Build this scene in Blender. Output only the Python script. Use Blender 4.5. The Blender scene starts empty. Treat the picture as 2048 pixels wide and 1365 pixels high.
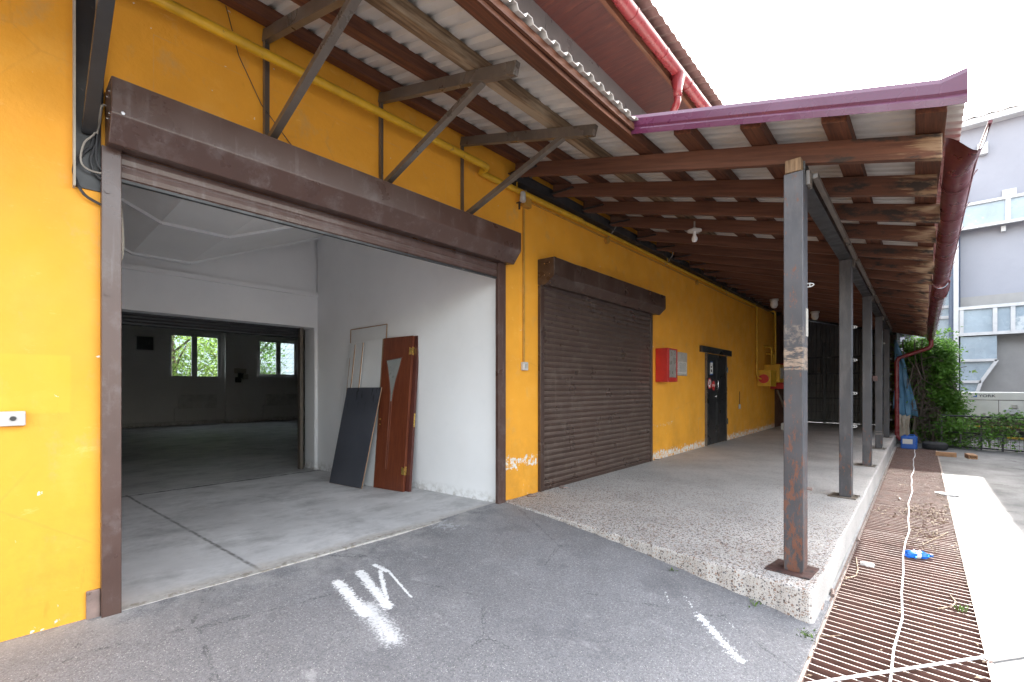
import bpy, bmesh, math, random
from mathutils import Vector, Matrix
random.seed(7)
R = math.radians
scn = bpy.context.scene
C = bpy.context.collection
# ---------------------------------------------------------------- camera
CD, CH = 3.6, 1.352                      # distance from the facade, eye height
cam = bpy.data.cameras.new('camera')
cam.lens = 15.996; cam.sensor_width = 36; cam.shift_y = 0.0452
cam.clip_start = 0.05; cam.clip_end = 3000
camo = bpy.data.objects.new('camera', cam)
camo.location = (0, -CD, CH); camo.rotation_euler = (R(90), 0, R(-48.05))
C.objects.link(camo); scn.camera = camo
# ---------------------------------------------------------------- light
SUN = Vector((1.17, -0.25, 1.0)).normalized()        # towards the sun
wd = bpy.data.worlds.new('World'); scn.world = wd; wd.use_nodes = True
wt = wd.node_tree; wt.nodes.clear()
sky = wt.nodes.new('ShaderNodeTexSky'); sky.sky_type = 'NISHITA'; sky.sun_disc = False
sky.sun_elevation = math.asin(SUN.z)
sky.sun_rotation = math.atan2(SUN.x, SUN.y)
sky.air_density = 1.6; sky.dust_density = 3.5; sky.ozone_density = 1.0
bg = wt.nodes.new('ShaderNodeBackground'); bg.inputs[1].default_value = 0.15
wo = wt.nodes.new('ShaderNodeOutputWorld')
hs = wt.nodes.new('ShaderNodeHueSaturation'); hs.inputs['Saturation'].default_value = .42
wt.links.new(sky.outputs[0], hs.inputs['Color']); wt.links.new(hs.outputs[0], bg.inputs[0]); wt.links.new(bg.outputs[0], wo.inputs[0])
sl = bpy.data.lights.new('sun', 'SUN'); sl.energy = 2.0; sl.angle = R(0.5); sl.color = (1, .955, .89)
so = bpy.data.objects.new('sun', sl); C.objects.link(so)
so.rotation_euler = SUN.to_track_quat('Z', 'Y').to_euler()
so.location = (20, -8, 20)
scn.view_settings.view_transform = 'Standard'; scn.view_settings.look = 'None'
scn.view_settings.gamma = 1; scn.view_settings.exposure = 3.15
scn.cycles.max_bounces = 10; scn.cycles.diffuse_bounces = 7

# photograph measurements -> points on real planes of the site
def ray(u, v):
    d = u - 1024
    return (676.8 + .6685*d, 608.3 - .7437*d, 775 - v)
def oy(u, v, y=0.0):
    a = ray(u, v); t = (y + CD)/a[1]; return Vector((a[0]*t, y, CH + a[2]*t))
def ox(u, v, x):
    a = ray(u, v); t = x/a[0]; return Vector((x, a[1]*t - CD, CH + a[2]*t))
def oz(u, v, z):
    a = ray(u, v); t = (z - CH)/a[2]; return Vector((a[0]*t, a[1]*t - CD, z))

# ---------------------------------------------------------------- mesh building
class MB:
    def __init__(s): s.v = []; s.f = []; s.mi = []
    def add(s, vs, fs, m=0):
        o = len(s.v); s.v += [Vector(p) for p in vs]
        for f in fs: s.f.append([i+o for i in f]); s.mi.append(m)
        return s
    def box(s, x0, x1, y0, y1, z0, z1, m=0):
        vs = [(x, y, z) for z in (z0, z1) for y in (y0, y1) for x in (x0, x1)]
        return s.add(vs, [(0,2,3,1),(4,5,7,6),(0,1,5,4),(2,6,7,3),(0,4,6,2),(1,3,7,5)], m)
    def bar(s, p, q, w, h, up=(0,0,1), m=0):
        p, q = Vector(p), Vector(q); d = (q-p).normalized(); up = Vector(up)
        sd = d.cross(up).normalized(); u2 = sd.cross(d).normalized()
        vs = []
        for c in (p, q):
            for a, b in ((-1,-1),(1,-1),(1,1),(-1,1)):
                vs.append(c + sd*a*w/2 + u2*b*h/2)
        return s.add(vs, [(3,2,1,0),(4,5,6,7),(0,1,5,4),(1,2,6,5),(2,3,7,6),(3,0,4,7)], m)
    def slab(s, c4, t, m=0):                       # four corners + thickness vector
        c4 = [Vector(c) for c in c4]; t = Vector(t)
        vs = c4 + [c+t for c in c4]
        return s.add(vs, [(0,1,2,3),(7,6,5,4),(0,4,5,1),(1,5,6,2),(2,6,7,3),(3,7,4,0)], m)
    def prism(s, pts, axis, a0, a1, m=0):          # 2-D outline extruded along an axis
        n = len(pts); vs = []
        for a in (a0, a1):
            for p in pts:
                vs.append((a,p[0],p[1]) if axis=='x' else (p[0],a,p[1]) if axis=='y' else (p[0],p[1],a))
        fs = [tuple(range(n-1,-1,-1)), tuple(range(n,2*n))]
        fs += [(i,(i+1)%n,(i+1)%n+n,i+n) for i in range(n)]
        return s.add(vs, fs, m)
    def tube(s, path, r, n=8, cap=True, m=0, curve=False):
        path = [Vector(p) for p in path]; vs = []
        if curve and len(path) > 2:
            q = [path[0]] + path + [path[-1]]; out = []
            for i in range(1, len(q)-2):
                for j in range(4):
                    t = j/4; a, b, c, d = q[i-1:i+3]
                    out.append(.5*((2*b) + (c-a)*t + (2*a-5*b+4*c-d)*t*t + (3*b-a-3*c+d)*t**3))
            path = out + [path[-1]]
        k = len(path)
        rr = r if isinstance(r, (list, tuple)) else [r]*k
        d0 = (path[1]-path[0]).normalized()
        a = Vector((0,0,1)) if abs(d0.z) < .9 else Vector((1,0,0))
        nx = d0.cross(a).normalized()
        for i, p in enumerate(path):
            if i == 0: d = path[1]-path[0]
            elif i == k-1: d = path[-1]-path[-2]
            else: d = (path[i+1]-p).normalized() + (p-path[i-1]).normalized()
            if d.length < 1e-6: d = d0.copy()
            d.normalize(); nx = (nx - d*nx.dot(d))
            if nx.length < 1e-5: nx = d.orthogonal()
            nx.normalize(); ny = d.cross(nx)
            for j in range(n):
                t = 2*math.pi*j/n; vs.append(p + nx*math.cos(t)*rr[i] + ny*math.sin(t)*rr[i])
        fs = [(i*n+j, i*n+(j+1)%n, (i+1)*n+(j+1)%n, (i+1)*n+j) for i in range(k-1) for j in range(n)]
        if cap: fs += [tuple(range(n-1,-1,-1)), tuple(range((k-1)*n, k*n))]
        return s.add(vs, fs, m)
    def lathe(s, prof, c, n=20, axis='z', m=0, closed=True):   # prof: (radius, height)
        c = Vector(c); vs = []
        for r, h in prof:
            for j in range(n):
                t = 2*math.pi*j/n; a, b = r*math.cos(t), r*math.sin(t)
                vs.append(c + Vector((a,b,h) if axis=='z' else (a,h,b) if axis=='y' else (h,a,b)))
        k = len(prof)
        fs = [(i*n+j, i*n+(j+1)%n, (i+1)*n+(j+1)%n, (i+1)*n+j) for i in range(k-1) for j in range(n)]
        if closed: fs += [tuple(range(n)), tuple(range((k-1)*n, k*n))]
        return s.add(vs, fs, m)
    def build(s, name, mat, parent=None, smooth=False, bevel=0, solid=0):
        me = bpy.data.meshes.new(name)
        off = wloc(parent) if parent else Vector((0,0,0))
        me.from_pydata([tuple(p-off) for p in s.v], [], s.f)
        for mm in (mat if isinstance(mat, (list, tuple)) else [mat]): me.materials.append(mm)
        if isinstance(mat, (list, tuple)): me.polygons.foreach_set('material_index', s.mi)
        bm = bmesh.new(); bm.from_mesh(me)
        bmesh.ops.recalc_face_normals(bm, faces=bm.faces); bm.to_mesh(me); bm.free()
        if smooth:
            me.polygons.foreach_set('use_smooth', [True]*len(me.polygons))
            me.set_sharp_from_angle(angle=R(40))
        me.update()
        o = bpy.data.objects.new(name, me); C.objects.link(o)
        if parent: o.parent = parent
        if solid:
            md = o.modifiers.new('solid', 'SOLIDIFY'); md.thickness = solid; md.offset = 0
        if bevel:
            md = o.modifiers.new('bevel', 'BEVEL'); md.width = bevel; md.segments = 2
            md.limit_method = 'ANGLE'; md.angle_limit = R(35)
        return o
def wloc(o):
    l = Vector((0,0,0))
    while o: l = l + o.location; o = o.parent
    return l
def T(name, label, cat, loc, group=None):
    o = bpy.data.objects.new(name, None); C.objects.link(o); o.location = loc
    o.empty_display_size = .1; o['label'] = label; o['category'] = cat
    if group: o['group'] = group
    return o
def tag(o, label, cat, group=None, kind=None):
    o['label'] = label; o['category'] = cat
    if group: o['group'] = group
    if kind: o['kind'] = kind
    return o
def struct(o): o['kind'] = 'structure'; return o
def copytree(o, par=None, delta=None):
    c = o.copy(); C.objects.link(c)
    if par: c.parent = par
    if delta is not None: c.location = o.location + Vector(delta)
    for ch in list(o.children): copytree(ch, c)
    return c

# ---------------------------------------------------------------- materials
class NT:
    def __init__(s, name):
        s.m = bpy.data.materials.new(name); s.m.use_nodes = True; s.t = s.m.node_tree
        s.t.nodes.clear()
        s.out = s.t.nodes.new('ShaderNodeOutputMaterial')
        s.b = s.t.nodes.new('ShaderNodeBsdfPrincipled')
        s.t.links.new(s.b.outputs[0], s.out.inputs[0])
        g = s.t.nodes.new('ShaderNodeNewGeometry'); s.pos = g.outputs['Position']
        sp = s.t.nodes.new('ShaderNodeSeparateXYZ'); s.t.links.new(s.pos, sp.inputs[0])
        s.x, s.y, s.z = sp.outputs
        s.nrm = g.outputs['Normal']
    def link(s, a, b): s.t.links.new(a, b)
    def put(s, sock, v):
        if isinstance(v, (int, float)): sock.default_value = v
        elif isinstance(v, tuple): sock.default_value = v if len(v) == len(sock.default_value) else (*v, 1)
        else: s.link(v, sock)
    def math(s, op, a, b=0.0, c=None, clamp=False):
        n = s.t.nodes.new('ShaderNodeMath'); n.operation = op; n.use_clamp = clamp
        s.put(n.inputs[0], a); s.put(n.inputs[1], b)
        if c is not None: s.put(n.inputs[2], c)
        return n.outputs[0]
    shear = None
    def coords(s, sc=(1,1,1), obj=False):
        n = s.t.nodes.new('ShaderNodeVectorMath'); n.operation = 'MULTIPLY'
        if s.shear:                      # grain follows the slope of the timber
            cb = s.t.nodes.new('ShaderNodeCombineXYZ'); s.link(s.x, cb.inputs[0]); s.link(s.y, cb.inputs[1])
            s.link(s.math('MULTIPLY_ADD', s.y, -s.shear, s.z), cb.inputs[2]); s.link(cb.outputs[0], n.inputs[0])
        else: s.link(s.pos, n.inputs[0])
        n.inputs[1].default_value = sc; return n.outputs[0]
    def noise(s, scale, detail=4, rough=.55, st=(1,1,1), dist=0.0):
        n = s.t.nodes.new('ShaderNodeTexNoise'); n.inputs['Scale'].default_value = scale
        n.inputs['Detail'].default_value = detail; n.inputs['Roughness'].default_value = rough
        n.inputs['Distortion'].default_value = dist
        s.link(s.coords(st), n.inputs['Vector']); return n.outputs['Fac']
    def voro(s, scale, feat='F1', out='Distance', st=(1,1,1)):
        n = s.t.nodes.new('ShaderNodeTexVoronoi'); n.feature = feat
        n.inputs['Scale'].default_value = scale
        s.link(s.coords(st), n.inputs['Vector']); return n.outputs[out]
    def ramp(s, v, a, b, lo=0.0, hi=1.0):
        n = s.t.nodes.new('ShaderNodeMapRange'); s.put(n.inputs[0], v)
        n.inputs[1].default_value = a; n.inputs[2].default_value = b
        n.inputs[3].default_value = lo; n.inputs[4].default_value = hi; n.clamp = True
        return n.outputs[0]
    def mix(s, f, a, b):
        n = s.t.nodes.new('ShaderNodeMix'); n.data_type = 'RGBA'
        s.put(n.inputs[0], f); s.put(n.inputs[6], a); s.put(n.inputs[7], b); return n.outputs[2]
    def mul(s, col, f):                              # colour times value
        n = s.t.nodes.new('ShaderNodeMix'); n.data_type = 'RGBA'; n.blend_type = 'MULTIPLY'
        n.inputs[0].default_value = 1; s.put(n.inputs[6], col)
        cb = s.t.nodes.new('ShaderNodeCombineColor')
        for i in range(3): s.put(cb.inputs[i], f)
        s.link(cb.outputs[0], n.inputs[7]); return n.outputs[2]
    def band(s, v, c, w, soft=None):                 # 1 inside |v-c|<w
        d = s.math('ABSOLUTE', s.math('SUBTRACT', v, c)); soft = soft or w*.4
        return s.ramp(d, w, w+soft, 1, 0)
    def bump(s, h, k=.3, d=.01):
        n = s.t.nodes.new('ShaderNodeBump'); n.inputs['Strength'].default_value = k
        n.inputs['Distance'].default_value = d; s.link(h, n.inputs['Height'])
        s.link(n.outputs[0], s.b.inputs['Normal'])
    def done(s, col, rough=.7, metal=0.0, spec=.5):
        s.put(s.b.inputs['Base Color'], col); s.put(s.b.inputs['Roughness'], rough)
        s.put(s.b.inputs['Metallic'], metal); s.b.inputs['Specular IOR Level'].default_value = spec
        return s.m
def simple(name, col, rough=.6, metal=0.0, var=.25, scale=6, spot=None, sp=.62, spscale=9, st=(1,1,1), bk=.15, spec=.5, fine=True):
    n = NT(name); f = n.ramp(n.noise(scale, 5, .6, st), .3, .75, 1-var, 1+var*.4)
    c = n.mul(col, f)
    if spot: c = n.mix(n.ramp(n.noise(spscale, 6, .65, st), sp, sp+.06), c, spot)
    if fine: n.bump(n.noise(90, 3, .6, st), bk, .004)
    return n.done(c, n.ramp(n.noise(scale*2.3, 3), .3, .7, max(rough-.12, .05), min(rough+.12, 1)), metal, spec)
def wood(name, col, dark, grey, axis, gs=.62, stain_y=False):
    n = NT(name); st = {'x': (.4,9,9), 'y': (9,.35,9), 'z': (9,9,.6)}[axis]
    if axis == 'y': n.shear = .29
    g = n.noise(5, 6, .7, st, .1); c = n.mix(n.ramp(g, .35, .68), dark, col)
    c = n.mul(c, n.ramp(n.noise(2.2, 4, .5, st), .3, .7, .72, 1.12))
    c = n.mix(n.ramp(n.noise(1.6, 5, .65, tuple(min(a,2.5) for a in st)), gs, gs+.1), c, grey)
    kn = n.ramp(n.voro(1.4, st=tuple(1.0 if a > 1 else .55 for a in st)), .025, .07, 1, 0)
    c = n.mix(n.math('MULTIPLY', kn, .75), c, (.035,.018,.01))
    if stain_y:                                      # weathered rafter tails
        e = n.ramp(n.y, -3.25, -3.70, 0, .34)
        m = n.ramp(n.math('ADD', n.noise(5, 5, .6, (3,.7,7)), e), .72, .86, 0, .8)
        c = n.mix(m, c, (.30,.20,.12))
        m2 = n.math('MULTIPLY', n.ramp(n.y, -2.7, -3.1), n.ramp(n.noise(3.3, 5, .65, (1.2,1.2,3)), .53, .62))
        c = n.mix(m2, c, (.04,.03,.025))
    n.bump(g, .35, .006); return n.done(c, .72, 0, .3)
M = {}
# orange plaster wall with worn white patches
def m_wall():
    n = NT('orange_plaster')
    c = n.mul((.79,.352,.032), n.ramp(n.noise(1.1, 5, .6), .3, .7, .86, 1.06))
    c = n.mix(n.ramp(n.noise(2.7, 6, .6), .54, .72, 0, .30), c, (.86,.47,.10))
    c = n.mix(n.ramp(n.noise(3.6, 7, .7, (1,1,.7)), .57, .72, 0, .5), c, (.50,.33,.15))
    c = n.mix(n.ramp(n.noise(8, 7, .75, (.6,1,1.6)), .60, .68, 0, .35), c, (.88,.50,.16))
    c = n.mul(c, n.ramp(n.noise(9, 6, .7, (1.2,1,.25)), .62, .74, 1, .84))
    # grime drips and low dirt
    low = n.ramp(n.z, 1.1, .1); c = n.mix(n.math('MULTIPLY', low, n.ramp(n.noise(2.1, 6, .7), .47, .68, 0, .55)), c, (.42,.20,.03))
    # hair cracks
    cr = n.voro(.55, 'DISTANCE_TO_EDGE', 'Distance')
    cr = n.math('MULTIPLY', n.ramp(n.math('ADD', cr, n.math('MULTIPLY', n.noise(6,5,.7), .02)), .0115, .0140, 1, 0), n.ramp(n.noise(1.3,2), .44, .50))
    c = n.mix(n.math('MULTIPLY', cr, .16), c, (.45,.2,.04))
    # patched rectangles
    def rect(x0,x1,z0,z1,w=.006):
        inx = n.math('MULTIPLY', n.math('GREATER_THAN', n.x, x0), n.math('LESS_THAN', n.x, x1))
        inz = n.math('MULTIPLY', n.math('GREATER_THAN', n.z, z0), n.math('LESS_THAN', n.z, z1))
        i1 = n.math('MULTIPLY', inx, inz)
        ix = n.math('MULTIPLY', n.math('GREATER_THAN', n.x, x0+w), n.math('LESS_THAN', n.x, x1-w))
        iz = n.math('MULTIPLY', n.math('GREATER_THAN', n.z, z0+w), n.math('LESS_THAN', n.z, z1-w))
        return n.math('SUBTRACT', i1, n.math('MULTIPLY', ix, iz), clamp=True)
    for a in ((.62,3.0,3.12,3.58),(10.05,10.32,.05,.7,.05)):
        c = n.mix(n.math('MULTIPLY', rect(*a), n.ramp(n.noise(7,4), .38, .6, 0, .5)), c, (.62,.34,.12))
    pr = n.math('MULTIPLY', n.band(n.x, .07, .17, .012), n.band(n.z, 1.37, .155, .012))
    c = n.mix(n.math('MULTIPLY', pr, .3), c, (.88,.42,.03))
    # white flakes
    z = n.z
    warp = n.math('MULTIPLY', n.math('SUBTRACT', n.noise(2.5, 3), .5), .16)
    zz = n.math('ADD', z, warp)
    foot = n.ramp(zz, .34, .12)                                   # along the floor
    foot = n.math('MULTIPLY', foot, n.ramp(n.x, 7.3, 7.8, .55, 1))
    b1 = n.math('MULTIPLY', n.band(zz, .45, .05, .12), n.math('LESS_THAN', n.x, 4.5))
    b1 = n.math('MULTIPLY', b1, n.math('GREATER_THAN', n.x, 3.7))
    b2 = n.math('MULTIPLY', n.math('MULTIPLY', n.band(zz, .66, .02, .05), .85), n.math('MULTIPLY', n.ramp(n.x, 7.6, 7.7), n.ramp(n.x, 8.6, 9.2, 1, 0)))
    lowr = n.math('MULTIPLY', n.ramp(n.z, 1.5, .1, 0, .52), n.math('GREATER_THAN', n.x, 3.6))
    lowl = n.math('MULTIPLY', n.ramp(n.z, .2, .0, 0, .55), n.math('LESS_THAN', n.x, .5))
    k = n.math('MAXIMUM', n.math('MAXIMUM', n.math('MULTIPLY', foot, 1.1), n.math('MAXIMUM', b1, b2)), n.math('MAXIMUM', lowr, lowl))
    nz = n.noise(17, 7, .75, (1,1,.8))
    thr = n.math('SUBTRACT', .80, n.math('MULTIPLY', k, .29))
    m = n.ramp(n.math('SUBTRACT', nz, thr), 0, .012)
    c = n.mix(m, c, n.mul((.74,.71,.66), n.ramp(n.noise(30,3), .3, .7, .8, 1.05)))
    fl = n.ramp(n.noise(11, 4, .6, (1.1,1,1.5)), .715, .722)
    c = n.mix(fl, c, (.72,.68,.6))
    c = n.mix(n.ramp(n.noise(5, 5, .6, (1,1,.45)), .70, .74, 0, .28), c, (.50,.27,.07))
    h = n.math('ADD', n.noise(26, 5, .6), n.math('MULTIPLY', m, -.6)); n.bump(h, .32, .008)
    return n.done(c, n.ramp(n.noise(4,3), .3, .7, .5, .72), 0, .35)
M['wall'] = m_wall()
def m_asphalt():
    n = NT('asphalt')
    c = n.mul((.19,.187,.195), n.ramp(n.noise(.9, 6, .62), .28, .72, .80, 1.16))
    c = n.mix(n.ramp(n.noise(2.8, 6, .65), .52, .72, 0, .4), c, (.27,.265,.27))
    v = n.voro(120); c = n.mix(n.ramp(v, .12, .30, .85, 0), c, (.06,.06,.068))
    vc = n.voro(95, 'F1', 'Distance'); c = n.mix(n.math('MULTIPLY', n.ramp(vc, .14, .26, 1, 0), n.math('GREATER_THAN', n.noise(45,2), .50)), c, (.50,.48,.45))
    c = n.mul(c, n.ramp(n.noise(75,3,.8), .3, .7, .62, 1.36))
    # pale dust along the threshold and the foot of the wall
    d = n.math('MULTIPLY', n.ramp(n.y, -.55, -.02), n.ramp(n.noise(3.5,6,.7), .42, .68, 0, .75))
    c = n.mix(d, c, (.42,.40,.38))
    c = n.mix(n.ramp(n.noise(5.5, 8, .75, (1,.5,1)), .60, .68, 0, .5), c, (.40,.39,.39))
    c = n.mix(n.ramp(n.noise(1.7, 7, .7), .55, .66, 0, .4), c, (.085,.085,.095))
    cr = n.voro(.8, 'DISTANCE_TO_EDGE', 'Distance'); cr = n.math('ADD', cr, n.math('MULTIPLY', n.noise(5,6,.75), .12))
    cr = n.math('MULTIPLY', n.band(cr, .060, .0012, .0022), n.ramp(n.noise(.9,2), .42, .5)); c = n.mix(n.math('MULTIPLY', cr, .6), c, (.04,.04,.045))
    # white paint: elongated smears and a powdery patch
    def seg(p, q, r):
        px, py = p; dx, dy = q[0]-px, q[1]-py; L2 = dx*dx+dy*dy
        ax = n.math('SUBTRACT', n.x, px); ay = n.math('SUBTRACT', n.y, py)
        t = n.math('DIVIDE', n.math('ADD', n.math('MULTIPLY', ax, dx), n.math('MULTIPLY', ay, dy)), L2, clamp=True)
        ex = n.math('SUBTRACT', ax, n.math('MULTIPLY', t, dx)); ey = n.math('SUBTRACT', ay, n.math('MULTIPLY', t, dy))
        d = n.math('SQRT', n.math('ADD', n.math('MULTIPLY', ex, ex), n.math('MULTIPLY', ey, ey)))
        return n.math('DIVIDE', d, r)
    def g(u, v):
        p = oz(u, v, -.1); return (p.x, p.y)
    ks = [seg(g(676,1186), g(730,1246), .042), seg(g(720,1164), g(776,1230), .036), seg(g(750,1150), g(774,1160), .022), seg(g(760,1160), g(775,1222), .016),
          seg(g(775,1158), g(822,1208), .010)]
    m = None
    nz = n.math('MULTIPLY', n.math('SUBTRACT', n.noise(46, 7, .8), .5), 4.6)
    for k in ks:
        a = n.ramp(n.math('ADD', k, nz), .8, 1.0, 1, 0); m = a if m is None else n.math('MAXIMUM', m, a)
    for pa, pb, r_, kk in ((g(1400,1222),g(1478,1296),.085,.34),(g(1372,1188),g(1400,1225),.05,.22),(g(1330,1182),g(1338,1200),.03,.26),(g(1452,1225),g(1475,1245),.03,.2)):
        mk = n.ramp(seg(pa, pb, r_), 0, 1, 1, 0)
        m = n.math('MAXIMUM', m, n.ramp(n.math('ADD', n.noise(33, 7, .78, (1,1.6,1)), n.math('MULTIPLY', mk, kk)), .74, .78, 0, .9))
    pw = n.ramp(seg(g(735,1232), g(785,1292), .15), 0, 1, 1, 0)
    pm = n.ramp(n.math('ADD', n.noise(55, 6, .8), n.math('MULTIPLY', pw, .42)), .70, .86, 0, .9)
    c = n.mix(pm, c, (.62,.62,.63)); c = n.mix(n.math('MULTIPLY', m, n.ramp(n.noise(24,6,.75), .30, .48, .45, .95)), c, (.74,.74,.74))
    sp = n.ramp(n.math('ADD', seg(g(850,1060), g(900,1075), .20), n.math('MULTIPLY', n.math('SUBTRACT', n.noise(22,5,.7), .5), 5)), .1, .3, .5, 0)
    c = n.mix(sp, c, (.45,.46,.48))
    n.bump(n.math('ADD', n.voro(110), n.noise(40,4)), .45, .006)
    return n.done(c, n.ramp(n.noise(3,4), .3, .7, .62, .88), 0, .35)
M['asphalt'] = m_asphalt()
def m_aggregate():
    n = NT('exposed_aggregate')
    c = n.mul((.49,.465,.44), n.ramp(n.noise(1.2,6,.65), .28, .72, .78, 1.1))
    sn = n.t.nodes.new('ShaderNodeSeparateXYZ'); n.link(n.nrm, sn.inputs[0])
    fl = n.ramp(sn.outputs[2], .3, .8, .8, 1); sd = n.ramp(sn.outputs[1], -.8, -.5, .12, 1)
    dens = n.math('MULTIPLY', n.math('MULTIPLY', n.ramp(n.math('ADD', n.x, n.math('MULTIPLY', n.noise(1.5,3), 2.5)), 5.0, 8.5, 1.0, .52), fl), sd)
    for sc, r, col, kk in ((47,.58,(.20,.125,.09),.40),(66,.58,(.085,.085,.10),.36),(100,.6,(.23,.16,.12),.30),(36,.46,(.10,.075,.065),.70),(150,.6,(.13,.12,.12),.30)):
        v = n.voro(sc); cell = n.voro(sc, 'F1', 'Color')
        sp = n.t.nodes.new('ShaderNodeSeparateColor'); n.link(cell, sp.inputs[0])
        rad = n.math('MULTIPLY', sp.outputs[0], n.math('MULTIPLY', dens, r))
        on = n.math('GREATER_THAN', sp.outputs[1], kk)
        mk = n.math('MULTIPLY', n.ramp(n.math('SUBTRACT', v, rad), -.02, .03, 1, 0), on)
        c = n.mix(n.math('MULTIPLY', mk, .9), c, n.mul(col, n.ramp(sp.outputs[2], 0, 1, .6, 1.5)))
    c = n.mix(n.ramp(n.noise(2.3,6,.7), .55, .75, 0, .4), c, (.27,.26,.25))
    n.bump(n.math('ADD', n.voro(60), n.noise(20,4)), .35, .006)
    return n.done(c, .82, 0, .3)
M['aggregate'] = m_aggregate()
def m_floor(name, col, joints=True, cracks=False):
    n = NT(name); c = n.mul(col, n.ramp(n.noise(.8,7,.65), .28, .72, .70, 1.18))
    c = n.mix(n.ramp(n.noise(1.5,7,.72,(1,1.25,1)), .48, .70, 0, .75), c, tuple(a*.40 for a in col))
    c = n.mix(n.ramp(n.noise(2.6,6,.7,(1,1.3,1)), .58, .7, 0, .35), c, tuple(min(a*1.5,.7) for a in col))
    c = n.mix(n.ramp(n.noise(14,6,.7,(.6,1.8,1)), .72, .75, 0, .5), c, (.7,.7,.68))
    if joints:
        w = n.math('MULTIPLY', n.math('SUBTRACT', n.noise(5,5,.7), .5), .05)
        a, b = oz(268,996,0), oz(514,1139,0)
        dx, dy = b.x-a.x, b.y-a.y; L = math.hypot(dx,dy)
        dd = n.math('ADD', n.math('MULTIPLY', n.math('SUBTRACT', n.x, a.x), dy/L), n.math('MULTIPLY', n.math('SUBTRACT', n.y, a.y), -dx/L))
        j = n.band(n.math('ADD', dd, n.math('MULTIPLY', w, .8)), 0, .005, .016)
        c = n.mix(n.math('MULTIPLY', n.math('MULTIPLY', j, .8), n.ramp(n.noise(11,4,.7), .35, .55, .35, 1)), c, (.07,.065,.06))
        j2 = n.band(n.math('ADD', n.y, w), 3.86, .03, .03)
        c = n.mix(n.math('MULTIPLY', j2, n.ramp(n.noise(9,5,.7), .35, .6, .2, .9)), c, (.045,.045,.045))
        e = n.ramp(n.math('ADD', n.y, n.math('MULTIPLY', n.math('SUBTRACT', n.noise(3,6,.7), .5), .5)), .16, .05, 0, .75)
        c = n.mix(e, c, n.mul((.43,.395,.355), n.ramp(n.noise(22,6,.7), .3, .7, .6, 1.15)))
        e = n.math('MULTIPLY', n.ramp(n.noise(16,6,.7), .5, .6), n.ramp(n.math('ADD', n.y, w), .07, .02)); c = n.mix(n.math('MULTIPLY', e, .7), c, (.18,.15,.11))
    if cracks:
        cr = n.math('ADD', n.voro(.45, 'DISTANCE_TO_EDGE', 'Distance'), n.math('MULTIPLY', n.noise(3,7,.8), .16))
        cr = n.math('MULTIPLY', n.band(cr, .082, .0018, .003), n.ramp(n.noise(.7,2), .38, .46)); c = n.mix(n.math('MULTIPLY', cr, .9), c, (.03,.028,.026))
        c = n.mul(c, n.ramp(n.noise(45,4,.75), .3, .7, .75, 1.2)); c = n.mix(n.ramp(n.voro(40), .10, .2, .6, 0), c, (.09,.085,.08))
        c = n.mix(n.ramp(n.noise(1.1,7,.75,(1,2,1)), .55, .64, 0, .5), c, (.13,.125,.12))
    n.bump(n.noise(30,5,.65), .2, .005)
    return n.done(c, n.ramp(n.noise(2,4), .3, .7, .5, .8), 0, .4)
M['floor'] = m_floor('worn_concrete_floor', (.54,.53,.53))
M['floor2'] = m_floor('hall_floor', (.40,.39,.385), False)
M['yard'] = m_floor('yard_concrete', (.165,.162,.160), False, True)
def m_plaster(name, col, dirt=.12):
    n = NT(name); c = n.mul(col, n.ramp(n.noise(.7,5,.6), .3, .7, .93, 1.03))
    c = n.mix(n.ramp(n.noise(2.4,7,.7), .55, .75, 0, dirt*2), c, tuple(a*.72 for a in col))
    c = n.mix(n.ramp(n.noise(7,7,.75,(1,.5,2)), .70, .73, 0, .6), c, (.82,.81,.8))
    lo = n.math('MULTIPLY', n.ramp(n.z, .14, -.02), n.ramp(n.noise(13,6,.7), .42, .62, 0, .8)); c = n.mix(lo, c, (.30,.27,.23))
    n.bump(n.noise(18,5,.6), .18, .006); return n.done(c, .8, 0, .25)
M['white'] = m_plaster('grey_white_plaster', (.80,.80,.81), .08)
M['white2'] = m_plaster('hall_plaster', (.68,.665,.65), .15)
M['ceil'] = m_plaster('ceiling_plaster', (.86,.845,.83), .05)
def m_brown(name, col, dust, k=.5, drip=True):
    n = NT(name); c = n.mul(col, n.ramp(n.noise(1.5,5,.6), .3, .7, .85, 1.15))
    d = n.ramp(n.noise(5.5,7,.72,(1,1,.9)), .52, .74, 0, k); c = n.mix(d, c, dust)
    if drip:
        d = n.ramp(n.noise(16,5,.65,(1,1,.10)), .58, .72, 0, k*.8); c = n.mix(d, c, dust)
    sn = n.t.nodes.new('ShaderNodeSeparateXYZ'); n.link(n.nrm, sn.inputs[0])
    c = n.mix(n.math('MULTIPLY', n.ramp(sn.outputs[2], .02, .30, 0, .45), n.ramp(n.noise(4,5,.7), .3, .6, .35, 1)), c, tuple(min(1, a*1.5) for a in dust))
    return n.done(c, n.ramp(n.noise(3,5), .3, .7, .22, .46), 0.0, .6)
M['shut'] = m_brown('brown_coated_metal', (.070,.036,.028), (.16,.13,.125), .6)
M['shut2'] = m_brown('dusty_brown_metal', (.050,.027,.020), (.15,.12,.10), .55)
M['greymetal'] = m_brown('weathered_grey_steel', (.105,.085,.07), (.20,.16,.12), .6)
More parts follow.
